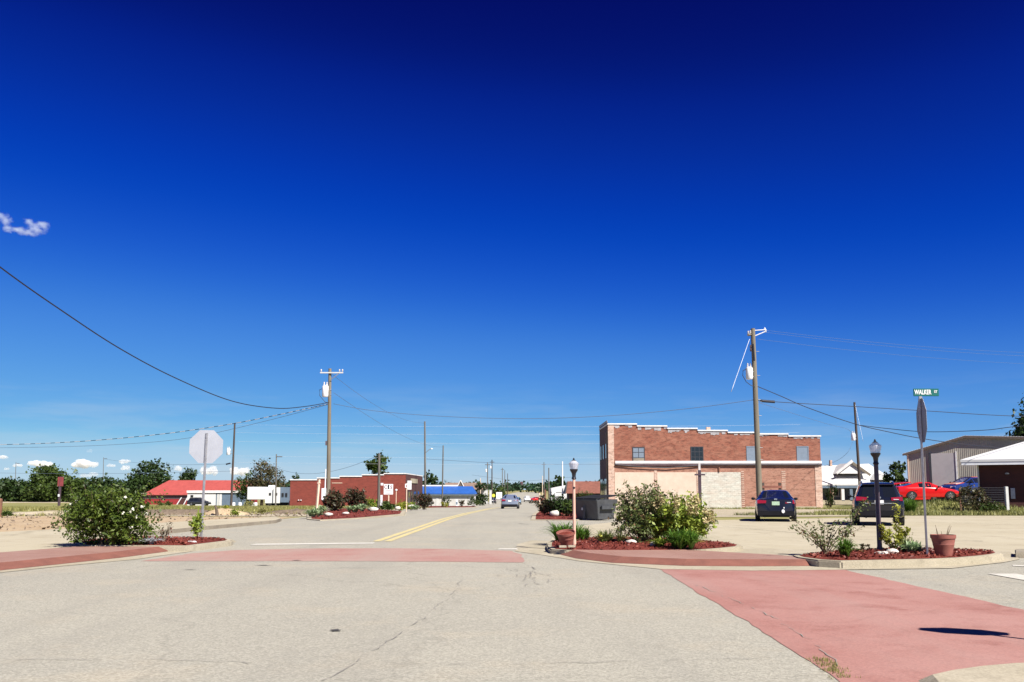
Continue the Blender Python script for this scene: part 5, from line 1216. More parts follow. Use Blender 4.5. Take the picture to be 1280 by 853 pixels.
for v in (440, 470, 500, 520, 545, 560, 575): p_ = q(943 + (v - 440) * .035 + 2.5, v); m = MB().tube([p_ + Vector((-.02, -.1, 0)), p_ + Vector((.14, -.12, 0))], .018, 5); m.build('climbing_step', MT['galv'], t)

t, top = upole(293.5, 529, 115, .15, MT['wood_dark'], 'dark utility pole with a white transformer behind the left stop sign', ub=290)
transformer(t, -.62 + top.x * .5, hz(291, 569, 115), 1.0)
t, top = upole(1068, 503, 94.5, .16, MT['wood_dark'], 'leaning dark utility pole in front of the white gabled house', ub=1075, z=.1)
q = lambda u, v: at(u, v, 94.5) - t.location
p_ = q(1066, 551); transformer(t, p_.x + .05, p_.z, .9); PL = t.location + top
t, top = upole(531, 527, 128, .16, MT['wood_pole_far'], 'tall grey pole with a street light arm at the low brick building front corner', ub=532); BRK = t
z1 = hz(531, 566, 128); m = MB().tube([(0, 0, z1), (.4, -.2, z1 + .35), (.75, -.3, z1 + .55)], .04, 6); m.build('lamp_arm', MT['galv'], t); m = MB(); m.lathe([(.04, .1), (.2, .05), (.18, -.06), (.02, -.1)], 10, (.85, -.3, z1 + .55)); m.build('lamp_head', MT['can'], t)
upole(554, 557, 152, .14, MT['wood_pole_far'], 'pale thin pole standing in front of the blue roof', ub=553)
t, top = upole(474, 567, 66, .12, MT['wood_pole_far'], 'short grey timber pole in the narrow mulch bed', ub=474)
m = MB(); B(m, .14, .32, -.12, .0, hz(474, 607, 66), hz(474, 604, 66)); m.build('tag_plate', MT['can'], t)
m = MB(); B(m, .13, .28, -.12, .0, hz(474, 632, 66), hz(474, 619, 66)); m.build('conduit_box', MT['can'], t)
FG = 'thin utility poles far down the street'
for u, v, y, r, mt_, lb in ((609.5, 578, 235, .17, 'wood_pole_far', 'thin far pole with dark caps, left of a close pair by the two pale pillars'), (615, 575, 262, .2, 'wood_dark', 'darker far pole, right of a close pair by the two pale pillars'), (628, 585, 360, .2, 'wood_pole_far', 'far pole with a small crossarm above the silver sedan'), (631, 588, 390, .2, 'wood_pole_far', 'far pole close behind the small crossarm pole'), (634.5, 592, 430, .2, 'wood_dark', 'far pole directly above the roof of the silver sedan'), (600.5, 598, 205, .12, 'stake', 'pale thin lamp pole beside the dark cypress'),
                            (680, 578, 275, .17, 'wood_pole_far', 'tallest thin pole on the right side of the street'), (686, 585, 205, .17, 'wood_pole_far', 'thin pole next to the white painted building'), (678, 595, 320, .16, 'stake', 'short pale far pole on the right side of the street'), (703, 577, 155, .14, 'can', 'pale thin pole in front of the white painted building')):
    t, top = upole(u, v, y, r, MT[mt_], lb, group=FG)
    if u in (609.5, 615, 628, 680): m = MB(); B(m, -.7, .7, -.12, -.02, top.z - .75, top.z - .6); m.build('crossarm', MT['wood_dark'], t)
    if u in (609.5, 615):
        m = MB().lathe([(.12, 0), (.22, .05), (.22, .7), (.1, .8)], 10, (-.4, -.1, top.z - 2.6)); m.build('transformer', MT['can'], t)
for u, v, y, lb in ((20, 578, 300, 'faint pole above the far left trees'), (129.5, 572, 300, 'faint pole standing above the trees behind the rose bush'), (345.5, 568, 150, 'pole with a short arm above the bronze tree'), (1088, 590, 150, 'thin pole seen right of the milky lantern')):
    t, top = upole(u, v, y, .12, MT['wood_pole_far'], lb, group='faint poles standing beyond the tree line'); m = MB(); B(m, -.1, .9, -.1, .0, top.z - .5, top.z - .35); m.build('crossarm', MT['wood_dark'], t)
# slim posts, boards and signs
p = gp(395, 644.5, .1); t = thing('timber_stake', 'pale leaning plank standing in front of the low brick wall', 'stake', p); q = at(399, 599.5, p.y) - p
m = MB(); m.tube([(0, 0, -.1), (q.x, 0, q.z)], .075, 4); m.build('plank', MT['stake'], t); m = MB(); m.box((q.x * .97, 0, q.z - .2), (.19, .12, .04)); m.build('end_band', MT['stake'], t)
p = base(486, 68); t = thing('board_sign', 'white board sign with dark letters C and S on a pale stake', 'sign', p); Ws = Wall(486, 68)
m = MB().tube([(.0, .06, -.1), (.0, .06, Ws.z(606))], .05, 6); m.build('stake', MT['stake'], t)
m = MB(); B(m, Ws.x(480), Ws.x(491.5), -.02, .01, Ws.z(618.3), Ws.z(605.3)); bd = m.build('board', MT['sign_white'], t)
for ch, u in (('C', 482.3), ('S', 489.3)):
    me = text_mesh(ch, .34, .003); o = link_mesh('lettering', me, MT['sign_maroon'], bd); o.rotation_euler = (PI / 2, 0, 0); o.location = (Ws.x(u), -.025, Ws.z(609.3))
m = MB(); m.prism([(Ws.x(485), Ws.z(611.5)), (Ws.x(487), Ws.z(611.5)), (Ws.x(486.6), Ws.z(608.5)), (Ws.x(487.1), Ws.z(607)), (Ws.x(486), Ws.z(605.6)), (Ws.x(484.8), Ws.z(607))], 'y', -.03, -.022); m.build('emblem', MT['cable'], bd)
for v in (613.2, 615, 616.8):
    m = MB(); 
    for k in range(5): B(m, Ws.x(482.5 + k * 1.5), Ws.x(483.4 + k * 1.5), -.027, -.021, Ws.z(v + .45), Ws.z(v - .2))
    m.build('small_print', MT['dull_red'], bd)
p = base(508.5, 68); t = thing('pole_sign', 'small white square sign on a pale post at the brick building corner', 'sign', p); Ws = Wall(508.5, 68)
MB().tube([(0, 0, -.1), (0, 0, Ws.z(604))], .04, 6).build('post', MT['stake'], t); m = MB(); B(m, -.12, .12, -.06, -.042, Ws.z(609.8), Ws.z(605)); s_ = m.build('board', MT['sign_white'], t); m = MB(); B(m, -.06, .06, -.066, -.061, Ws.z(608.6), Ws.z(606.8)); m.build('symbol', MT['dull_red'], s_)
p = base(495.5, 70); t = thing('pipe_post', 'thin pale pipe standing before the brick building corner', 'post', p); MB().tube([(0, 0, -.1), (0, 0, hz(495, 614, 70))], .03, 6).build('pipe', MT['stake'], t); MB().lathe([(.03, 0), (.09, .04), (.09, .12), (.02, .16)], 8, (0, 0, hz(495, 614, 70))).build('cap', MT['can'], t)
for u, v0, mt_, lb in ((681.5, 612, 'rust', 'rusty red thin post in the bed across the driveway'), (674.2, 616, 'stake', 'tan timber post left of the driveway bed bushes')):
    p = base(u, 60); t = thing('sign_post', lb, 'post', p); MB().tube([(0, 0, -.1), (0, 0, hz(u, v0, 60))], .06, 6).build('post', MT[mt_], t); MB().lathe([(.075, 0), (.075, .05), (.02, .08)], 8, (0, 0, hz(u, v0, 60))).build('cap', MT['black'], t)
p = base(617, 215); t = thing('warning_sign', 'round yellow warning sign far down the left kerb', 'sign', p); MB().tube([(0, 0, 0), (0, 0, 2.2)], .05, 6).build('post', MT['galv'], t); m = MB().lathe([(.02, -.02), (.4, -.015), (.4, .015), (.02, .02)], 14); m.v = [(q[0], q[2] - .07, q[1] + 2.2) for q in m.v]; m.build('disc', MT['yellow'], t)
for u, w_, lb in ((608.2, .6, 'left one of two tall pale pillars at the far left kerb'), (613.2, .6, 'right one of two tall pale pillars at the far left kerb')):
    p = base(u, 225); t = thing('pillar', lb, 'pillar', p, 0, 'tall pale pillars at the far left kerb'); h_ = hz(u, 613, 225); m = MB(); m.box((0, 0, h_ / 2), (w_, .3, h_)); m.build('shaft', MT['light_grey'], t, bevel=.02); m = MB(); m.box((0, 0, h_ + .03), (w_ + .1, .4, .05)); m.build('top', MT['can'], t)
p = base(624, 262); t = thing('white_board', 'white square board on two legs beyond the dark parked car', 'sign', p); m = MB(); m.box((0, 0, hz(624, 619.5, 262)), (1.7, .08, 1.9)); m.build('board', MT['sign_white'], t); m = MB()
for x in (-.35, .35): m.tube([(x, 0, 0), (x, 0, 1)], .05, 6)
m.build('legs', MT['galv'], t)

# hanging traffic light and its span wire
c = at(652, 604.5, 330); t = thing('traffic_light', 'dark traffic light hanging over the far end of the street', 'traffic light', c)
m = MB()
for rz in (0, PI / 2): m.box((0, 0, 0), (1.1, .4, 1.25), rz)
m.build('housing', MT['ledge_dark'], t)
for i, z in enumerate((.3, 0, -.3)):
    m = MB().lathe([(.02, -.02), (.12, -.01), (.12, .01), (.02, .02)], 10); m.v = [(q[0], q[2] - .57, q[1] + z) for q in m.v]; m.build('lens', MT['tail' if i == 0 else 'frame_dark'], t)
MB().tube([(0, 0, .5), (0, 0, .95)], .03, 5).build('hanger', MT['cable'], t)

# ================================================================== overhead lines
def spline(P, k=8):
    P = [Vector(p) for p in P]; out = []
    for i in range(len(P) - 1):
        p0, p1, p2, p3 = P[max(i - 1, 0)], P[i], P[i + 1], P[min(i + 2, len(P) - 1)]
        for j in range(k):
            s = j / k; out.append(.5 * ((2 * p1) + (p2 - p0) * s + (2 * p0 - 5 * p1 + 4 * p2 - p3) * s * s + (3 * p1 - p0 - 3 * p2 + p3) * s ** 3))
    return out + [P[-1]]
def wire(label, P, r, mat, name='overhead_cable', group=None, twist=None):
    o = MB().tube(spline(P), r, 5).build(name, mat, None, True); props(o, label, 'cable', group)
    if twist:
        pts = spline(P, 30); m = MB()
        for i in range(0, len(pts) - 2, 4): m.tube([pts[i] + Vector((0, -.02, .0)), pts[i + 2] + Vector((0, -.02, .0))], r * 1.3, 5)
        m.build('bright_strand', twist, o)
    return o
def sag(a, b, s, n=8): return [Vector(a).lerp(Vector(b), i / n) - Vector((0, 0, s * 4 * (i / n) * (1 - i / n))) for i in range(n + 1)]
wire('thick black cable sagging from the left pole to the upper left of the view', [at(410, 503.5, 60), at(380, 508.5, 57), at(345, 510.5, 54), at(290, 501.5, 49), at(220, 473, 43), at(150, 436, 38), at(75, 387, 33.5), at(0, 334, 30), at(-120, 240, 25)], .026, MT['cable'])
wire('twisted bright and dark cable from the left pole towards the left edge', [at(410, 505, 60), at(370, 514, 62), at(290, 530, 66), at(200, 543, 70), at(100, 552, 75), at(0, 556, 80), at(-150, 557, 88)], .024, MT['cable'], twist=MT['wire'])
wire('thin cable beneath the twisted cable on the left', [at(410, 506, 60), at(330, 527, 64), at(240, 547, 68), at(160, 555, 72), at(60, 559, 77), at(-100, 561, 88)], .014, MT['wire_mid'])
wire('cable crossing the street between the two transformer poles', [at(417, 505, 60), at(470, 514, 59), at(560, 521, 58), at(660, 523.5, 56.5), at(760, 520, 55), at(860, 511, 53.5), at(943, 500, 52)], .016, MT['wire_mid'])
wire('thick black cable running from the right pole down towards the warehouse gable', [at(945, 482.5, 52), at(975, 495, 52.6), at(1010, 510, 53.5), at(1068, 530, 55.5), at(1110, 540, 57), at(1150, 548, 58.5), at(1200, 555, 60.5), at(1260, 560, 63), at(1400, 562, 68)], .024, MT['cable'])
wire('thin cable from the right pole to the upper right edge', [at(946, 501, 52), at(1000, 504.5, 53), at(1070, 508.5, 54), at(1160, 514, 55.5), at(1260, 520, 57), at(1400, 524, 60)], .020, MT['cable'])
o = wire('short black splice case on the thin cable beside the right pole', [at(951.5, 501.4, 52.05), at(953, 501.5, 52.1), at(966, 502.5, 52.3), at(968, 502.6, 52.33)], .085, MT['cable'], name='splice_case')
wire('dark cable from the house pole down towards the warehouse', [at(1069, 531, 94.3), at(1110, 536, 88), at(1160, 540, 83), at(1230, 538, 78), at(1275, 533, 75), at(1400, 524, 70)], .03, MT['cable'])
wire('slack service cable from the right pole to the house pole transformer', [at(947, 503, 52), at(985, 515, 65), at(1030, 529, 80), at(1060, 537, 90), at(1065, 545, 94.3)], .013, MT['wire_mid'])
wire('service cable from the house pole transformer down to the house', [at(1066, 552, 94.3), at(1060, 565, 93), at(1048, 575, 95), at(1030, 583, 97)], .014, MT['wire_mid'])
wire('bright guy wire leaning left of the right pole', [at(937, 424, 52), at(914, 490, 51)], .016, MT['wire'], name='guy_wire')
wire('guy wire on the right of the house pole', [at(1069, 506, 94.3), at(1079, 552, 93)], .014, MT['wire'], name='guy_wire')
GW = 'pale power lines leaving the right pole'
for i, (a, b) in enumerate(((413, 428), (415.5, 433), (424, 443))):
    wire(('highest', 'middle', 'lowest')[i] + ' of three pale lines leaving the top of the right pole', sag(at(956 if i < 2 else 946, a, 52), at(1420, b + 14, 75), .5), .007, MT['wire_mid'], group=GW)
GW = 'long pale lines crossing the sky behind the street'
for i, v in enumerate((530, 540, 551, 569, 577)):
    wire('pale line across the sky, ' + ('topmost', 'second from top', 'third from top', 'fourth from top', 'lowest')[i] + ' of the five', sag(at(292.5, v + 1, 140), at(1000, v + 1, 140), .35, 10), .009, MT['wire'], group=GW, name='power_line')
wire('wire hanging down from the left pole crossarm to the far corner pole', sag(at(415, 468, 60), at(531, 529, 128), .9), .013, MT['wire_mid'])
wire('wire from the left pole shoulder to the short pale pole', sag(at(417, 491, 60), at(554, 559, 152), 1.0), .013, MT['wire_mid'])
wire('wire between the bronze tree and the short grey pole', sag(at(345, 585, 100), at(474, 569, 66), 1.0), .013, MT['wire_mid'])
wire('thin street crossing wire carrying the hanging traffic light', [at(590, 594, 330), at(620, 598, 330), at(652, 601.4, 330), at(690, 599, 330), at(720, 596, 330)], .03, MT['cable'])
wire('dark wire across the street below the pale lines', [at(533, 574, 128), at(620, 579, 122), at(690, 580.5, 126), at(755, 580.5, 130)], .022, MT['wire_mid'])
wire('faint cable stretched above the left trees', sag(at(-60, 590, 130), at(292, 589, 115), .3), .018, MT['wire_mid'])
wire('dark cable from the far left pole with a splice above the shed', sag(at(130, 574, 185), at(292, 580, 115), .5), .018, MT['wire_mid'])
o = wire('short dark splice case hanging left of the far transformer pole', [at(282.5, 580.6, 115), at(288, 579.3, 115)], .1, MT['cable'], name='splice_case')
# ================================================================== near plants
p = gp(134, 680.5, .17)
rb = bush((p.x - .03, p.y + .1, .17), 2.7, 1.8, 1.46, MT['rose'], 'large green rose bush with white blooms by the left stop sign', name='rose_bush', n=11000, leaf=.085, seed=1, nb=13, low=-.02, shoots=26)
rng = np.random.default_rng(9); pet = []
for k in range(11):
    a = rng.uniform(PI * .95, PI * 2.05); e = rng.uniform(.25, 1.05); r = rng.uniform(.95, 1.08); c = np.array((math.cos(a) * 1.0 * r * math.cos(e * .9), math.sin(a) * .75 * r, .42 + 1.05 * math.sin(e) * r))
    if rng.random() < .4: c = np.array((rng.uniform(.5, 1.1), -.7, rng.uniform(.4, .9)))
    pet.append(c + rng.normal(size=(8, 3)) * .02)
leafy('blooms', np.concatenate(pet), .055, MT['petal'], rb, rng, aspect=.8)
p = gp(246, 675, .17); sparse((p.x - .05, p.y + .1, .17), .34, .9, MT['hydra'], 'yellow green climbing plant at the foot of the left stop sign', 'plant', 'climbing_plant', 6, 60, .10, 3)
p = gp(248, 675, .17); m = clump((p.x - .1, p.y + .2, .17), .16, 1.25, MT['hydra'], 'thin yellow green vine shoot reaching up the left stop sign post', 'vine_shoot', 'plant', 3, .04, 4, tufts=1)
p = gp(186, 680, .17); clump((p.x, p.y, .17), .75, .2, MT['silverleaf'], 'low silver white foliage plant in the left mulch bed', 'silver_plant', 'plant', 60, .035, 5)
p = gp(201, 679, .17); sparse((p.x, p.y + .2, .17), .7, .65, MT['purple'], 'small twiggy shrub between the rose bush and the left stop sign', nbr=9, per=14, leaf=.06, seed=6)
# bed with the pink lamp post
p = gp(708, 677, .14); clump((p.x - .02, p.y + .45, .14), 1.35, .62, MT['lily'], 'big clump of arching lily leaves behind the tipped pot', n=150, width=.03, seed=7, tufts=6)
p = gp(735, 678, .14); clump((p.x - .05, p.y + .5, .14), .7, .45, MT['lily'], 'small lily clump just right of the pink lamp post', n=60, width=.028, seed=8, tufts=3)
p = gp(760, 679.5, .14); lc = clump((p.x, p.y, .14), .95, .42, MT['lily_pale'], 'separate pale lily clump midway between pot and big bush', n=110, width=.026, seed=9, tufts=5)
rng = np.random.default_rng(19); leafy('blooms', np.array([(-.22, -.25, .2)]) + rng.normal(size=(8, 3)) * .02, .09, MT['gold'], lc, rng, aspect=.8)
p = gp(812, 681, .14); sparse((p.x - .05, p.y + .6, .14), 2.15, 1.66, MT['myrtle'], 'grey green crape myrtle, the left half of the big bush', nbr=60, per=110, leaf=.08, seed=10, name='crape_myrtle', droop=.5)
p = gp(852, 681, .14); hb = bush((p.x, p.y + .55, .14), 1.8, 1.5, 1.24, MT['hydra'], 'yellow green hydrangea with cream flower heads, right half of the big bush', name='hydrangea_bush', n=8000, leaf=.095, seed=11, nb=9, low=.08, shoots=11)
rng = np.random.default_rng(12); C = []
for k in range(24):
    a = rng.uniform(PI * .9, PI * 2.1); e = rng.uniform(.15, 1.2); c = np.array((math.cos(a) * .92 * math.cos(e * .8), math.sin(a) * .72, .45 + .76 * math.sin(e)))
    C.append(c + rng.normal(size=(44, 3)) * np.array((.045, .045, .065)))
leafy('flower_heads', np.concatenate(C), .055, MT['panicle'], hb, rng, aspect=.8)
p = gp(880, 681, .14); sparse((p.x - .1, p.y + .7, .14), 1.35, .95, MT['myrtle'], 'dull green drooping shrub at the right edge of the big bush', nbr=24, per=70, leaf=.08, seed=13, name='crape_myrtle', droop=.6)
p = gp(851, 685.5, .14); clump((p.x, p.y - .05, .14), 1.2, .55, MT['lily'], 'bright green lily clump at the front foot of the big bush', n=170, width=.03, seed=14, tufts=6)
p = gp(826, 684, .14); clump((p.x, p.y - .05, .14), .6, .28, MT['hydra'], 'low bright leafy plant left of the front lilies', 'low_plant', 'plant', 70, .05, 15, tufts=5)
p = gp(800, 681, .14); bush((p.x, p.y + .4, .14), 1.5, .8, .75, MT['myrtle'], 'low leafy shrub filling the foot of the crape myrtle', n=2200, leaf=.07, seed=16, nb=6, shoots=0, low=0)
# bed with the street name sign
p = gp(1030, 694, .17); sparse((p.x + .1, p.y + .2, .17), 1.85, .95, MT['myrtle'], 'open straggly shrub with bare branches in the sign bed', nbr=15, per=40, leaf=.07, seed=20, name='straggly_shrub', droop=.15)
p = gp(1040, 694, .17); q = gp(1074, 672, 0); t = thing('leaning_branch_shrub', 'tall branch with leaves leaning right beside the dark lamp post', 'bush', (p.x, p.y + .15, .17)); rng = np.random.default_rng(21)
P = spline([(0, 0, 0), (.3, 0, .35), (.55, 0, .75), (.82, .05, 1.12)], 8); MB().tube(P, [.013 - .0004 * i for i in range(len(P))], 5).build('stems', MT['twig'], t)
P = np.array(P); idx = rng.integers(6, len(P), 170); leafy('foliage', P[idx] + rng.normal(size=(170, 3)) * .05, .075, MT['myrtle'], t, rng, aspect=.45)
p = gp(1056, 696.5, .17); clump((p.x, p.y + .02, .17), .62, .46, MT['lily'], 'bright green grassy clump in front of the straggly shrub', n=130, width=.022, seed=22, tufts=4)
p = gp(1085, 693, .17); bush((p.x, p.y + .3, .17), .5, .4, .22, MT['purple'], 'low dark weeds left of the dark lamp post', 'plant', 'low_weeds', 240, .05, 23, nb=3, shoots=0)
p = gp(1119, 692, .17); gs = bush((p.x + .02, p.y + .1, .17), .62, .5, .62, MT['gold'], 'golden green leafy shrub right of the dark lamp post', name='golden_shrub', n=900, leaf=.065, seed=24, nb=6, shoots=5)
rng = np.random.default_rng(25); P = np.array(spline([(.05, 0, .5), (.09, 0, .8), (.12, 0, 1.0)], 8)); idx = rng.integers(0, len(P), 130); leafy('tall_shoot', P[idx] + rng.normal(size=(130, 3)) * np.array((.05, .05, .03)), .065, MT['gold'], gs, rng)
p = gp(1148, 693.5, .17); clump((p.x, p.y + .1, .17), .62, .33, MT['agave'], 'blue green leafy plant left of the street sign post', 'leafy_plant', 'plant', 60, .05, 26)
p = gp(1138, 693, .17); clump((p.x, p.y + .2, .17), .5, .4, MT['lily_pale'], 'pale yellow green plant between the golden shrub and blue green plant', 'leafy_plant', 'plant', 50, .03, 27)
# weeds along edges
p = gp(780, 651.5); clump((p.x - .3, p.y, 0), .5, .35, MT['gold'], 'small weed at the right foot of the dumpster', 'weed', 'plant', 40, .04, 28)
# bank plants
p = base(1135, 56.2); clump((p.x - .2, p.y, .1), 1.9, 1.05, MT['lily'], 'tall green grass clump at the corner of the dark blue car', 'grass_clump', 'plant', 260, .03, 29, tufts=9)
# left bed far
PB = 'shrubs and plants in the narrow left bed'
def far_bush(u, v0, vt, y, w_px, mat, label, seed, n=1400, leaf=.16, name='shrub', group=PB, **kw):
    p = base(u, y); s = y / FOC; return bush((p.x, p.y, p.z + .1), w_px * s, w_px * s * .8, hz(u, vt, y) - .1, mat, label, n=n, leaf=leaf, seed=seed, group=group, name=name, **kw)
far_bush(419, 644, 612, 58, 34, MT['purple'], 'large dark purple shrub at the foot of the left utility pole', 30, n=2600)
far_bush(447, 640, 610, 64, 32, MT['purple'], 'upright purple shrub behind the succulents', 31, n=2000, stems=10, shoots=12)
far_bush(530, 638, 615, 80, 26, MT['purple'], 'purple shrub at the front corner of the low brick building', 32, n=1800)
far_bush(483, 640, 628, 66, 24, MT['treeB'], 'rounded green shrub under the board sign', 33, n=1000)
far_bush(466, 640, 624, 68, 22, MT['hydra'], 'yellowish shrub left of the short grey pole', 34, n=700)
far_bush(514, 638, 629, 74, 22, MT['hydra'], 'yellow green low shrub left of the corner purple shrub', 35, n=900)
far_bush(500, 640, 630, 68, 14, MT['gold'], 'small golden shrub between the board sign and the pole sign', 36, n=500)
for i, (u, v, w_, h_, lb) in enumerate(((393, 645.5, 1.3, .5, 'grey green succulent clump at the left tip of the narrow bed'), (400, 644, 1.1, .65, 'taller grey green succulent clump beside the purple shrub'), (441, 642, 1.2, .55, 'grey green succulent clump between the two purple shrubs'), (453, 641, 1.3, .6, 'grey green succulent clump below the upright purple shrub'), (520, 639.5, .9, .4, 'pale succulent clump at the right end of the narrow bed'))):
    p = gp(u, v, .12); clump((p.x, p.y, .1), w_, h_, MT['agave'], lb, 'succulent', 'plant', 70, .09, 50 + i, PB)
FB = 'bushes along the far left kerb'
far_bush(559, 634, 621, 151, 13, MT['treeA'], 'dark green small bush in front of the white shop wall', 60, n=700, group=FB)
far_bush(556, 635, 628.5, 149, 10, MT['gold'], 'golden low bush below the dark green bush', 61, n=300, group=FB)
far_bush(577, 635, 625, 152, 10, MT['treeC'], 'reddish brown small bush left of the larger green bush', 62, n=400, group=FB)
far_bush(592, 635, 620.5, 153, 19, MT['treeB'], 'larger green bush at the right end of the shop building', 63, n=1200, group=FB)
DB = 'bushes in the bed across the driveway'
far_bush(685, 646, 622, 49, 31, MT['purple'], 'purplish bush behind the white boulder', 64, n=1500, group=DB)
far_bush(702, 646, 621.5, 48, 34, MT['treeA'], 'deep green bush right of the purplish bush', 65, n=1500, group=DB)
far_bush(714, 646, 627, 47, 22, MT['treeB'], 'bright green bush next to the pink lamp post', 66, n=900, group=DB)
far_bush(671, 638, 625, 200, 12, MT['treeC'], 'reddish low bush at the far right kerb', 67, n=600, group=DB)
far_bush(664, 634, 627, 230, 9, MT['purple'], 'small dark bush nearest the far red car', 68, n=300, group=DB)
far_bush(1037, 634, 606, 93, 16, MT['treeA'], 'dark shrub at the left end of the house porch', 69, n=900, group='shrubs by the houses on the right')
far_bush(735, 625, 612, 140, 36, MT['treeB'], 'low green growth along the brown roofed shed', 70, n=1600, group='shrubs by the houses on the right')
far_bush(284, 638, 633, 72, 6, MT['gold'], 'weedy green tuft beside the dirt heap', 71, n=200, group='weeds on the vacant lot', leaf=.12)
far_bush(296, 648, 639, 50, 9, MT['hydra'], 'sprawling yellow green weed on the sandy lot edge', 72, n=260, group='weeds on the vacant lot', leaf=.1)
far_bush(328, 646, 637, 56, 10, MT['grassblade'], 'dry pale weed right on the vacant lot', 73, n=180, group='weeds on the vacant lot', leaf=.1)
far_bush(207, 633, 627, 118, 22, MT['treeB'], 'green weed mound before the red barn wall', 74, n=700, group='weeds on the vacant lot')
far_bush(12, 650, 641, 48, 14, MT['treeB'], 'low weeds at the rusty post', 75, n=300, group='weeds on the vacant lot', leaf=.1)
far_bush(312, 633, 626, 118, 16, MT['grassblade'], 'tall pale grass mound below the trailer nose', 76, n=700, group='weeds on the vacant lot')
p = base(273.5, 54); t = thing('tree_stump', 'short leaning dead stump on the vacant lot', 'stump', p); MB().tube([(0, 0, -.1), (-.06, 0, .3), (-.18, .02, .62)], [.12, .09, .05], 7).build('stump', MT['bark'], t); MB().tube([(-.08, 0, .35), (.05, 0, .5)], [.03, .02], 5).build('broken_branch', MT['bark'], t)

# ================================================================== trees
def ptree(u, vt, y, w_px, mat, label, seed, group=None, **kw):
    p = base(u, y); return tree(p, w_px * y / FOC, hz(u, vt, y), MT[mat], label, group, seed=seed, **kw)
LT = 'trees along the far left field'
ptree(6, 598, 270, 56, 'treeA', 'dark tree at the far left edge of the view', 1, LT, n=2200, leaf=.7, crown_from=.02)
ptree(33, 602, 272, 54, 'treeA', 'low dark tree left of the tall rounded tree', 2, LT, n=1800, leaf=.7, crown_from=.0)
ptree(62, 582, 262, 62, 'treeB', 'tall rounded tree behind the dull red board', 3, LT, n=6000, leaf=.69, crown_from=.02, nb=12)
ptree(40, 596, 265, 40, 'treeA', 'dark green tree at the shoulder of the tall rounded tree', 13, LT, n=2000, leaf=.69, crown_from=.0)
ptree(98, 597, 262, 54, 'treeB', 'mid green tree right of the tall rounded tree', 4, LT, n=2400, leaf=.69, crown_from=.02)
ptree(130, 596, 262, 60, 'treeA', 'tree directly behind the rose bush', 5, LT, n=2400, leaf=.69, crown_from=.0)
ptree(158, 600, 268, 52, 'treeA', 'lower tree between the rose bush and the barn', 6, LT, n=1800, leaf=.69, crown_from=.0)
ptree(186, 575, 245, 68, 'treeA', 'tall dark tree rising behind the left end of the red barn', 7, n=4200, leaf=.69, crown_from=.05, nb=13)
ptree(235, 583, 255, 32, 'treeA', 'small rounded tree above the barn roof', 8, n=1600, leaf=.63, crown_from=.1)
ptree(328, 574, 190, 50, 'treeC', 'bronze green tree behind the white trailer', 9, n=2600, leaf=.36, crown_from=.12, nb=12)
ptree(310, 588, 192, 40, 'treeB', 'lower green tree merging with the bronze tree', 10, n=1800, leaf=.36, crown_from=.1)
ptree(352, 595, 195, 22, 'treeC', 'small thin tree between the trailer and the brick building', 11, n=700, leaf=.36, crown_from=.15)
ptree(372, 591, 210, 16, 'treeA', 'small tree behind the left end of the brick building', 12, n=500, leaf=.4, crown_from=.2)
ptree(476, 569, 190, 46, 'treeB', 'round tree rising over the low brick building', 14, n=2600, leaf=.63, crown_from=.1, nb=11)
ptree(540, 591, 240, 24, 'treeA', 'small dark tree behind the blue roofed building', 15, n=1400, leaf=.68, crown_from=.05)
ptree(600, 602, 200, 19, 'treeA', 'dark cypress like tree at the end of the blue roofed building', 16, n=1500, leaf=.34, crown_from=.0)
ptree(622, 609, 330, 26, 'treeB', 'broad tree behind the white square board', 17, n=900, leaf=.6, crown_from=.0)
ptree(697, 595, 230, 20, 'treeA', 'tree behind the white painted building', 18, n=1500, leaf=.68, crown_from=.05)
ptree(1119, 575, 92, 36, 'treeB', 'green tree left of the tan warehouse', 19, n=2600, leaf=.3, crown_from=.0)
ptree(1085, 598, 130, 16, 'treeA', 'small dark tree behind the right end of the house', 20, n=600, leaf=.4, crown_from=.0)
ptree(1300, 498, 100, 84, 'treeA', 'tall dark tree behind the warehouse at the right edge', 21, n=5200, leaf=.36, crown_from=.2, nb=14)
# distant woods: one mass
rng = np.random.default_rng(31); C = []
for k in range(1000):
    x = rng.uniform(-560, 480); y = rng.uniform(620, 700); h = rng.uniform(5.5, 8.0); w_ = rng.uniform(3, 6)
    d = rng.normal(size=(34, 3)) * np.array((w_ * .42, w_ * .42, h * .2)); d[:, 2] = np.abs(d[:, 2] + h * .55); C.append(d + np.array((x, y, -.5)))
C = np.concatenate(C); o = leafy('distant_woods', C, 2.4, MT['treefar'], None, rng, aspect=.8); props(o, 'dark far woods along the horizon at the end of the street', 'woods', kind='stuff')

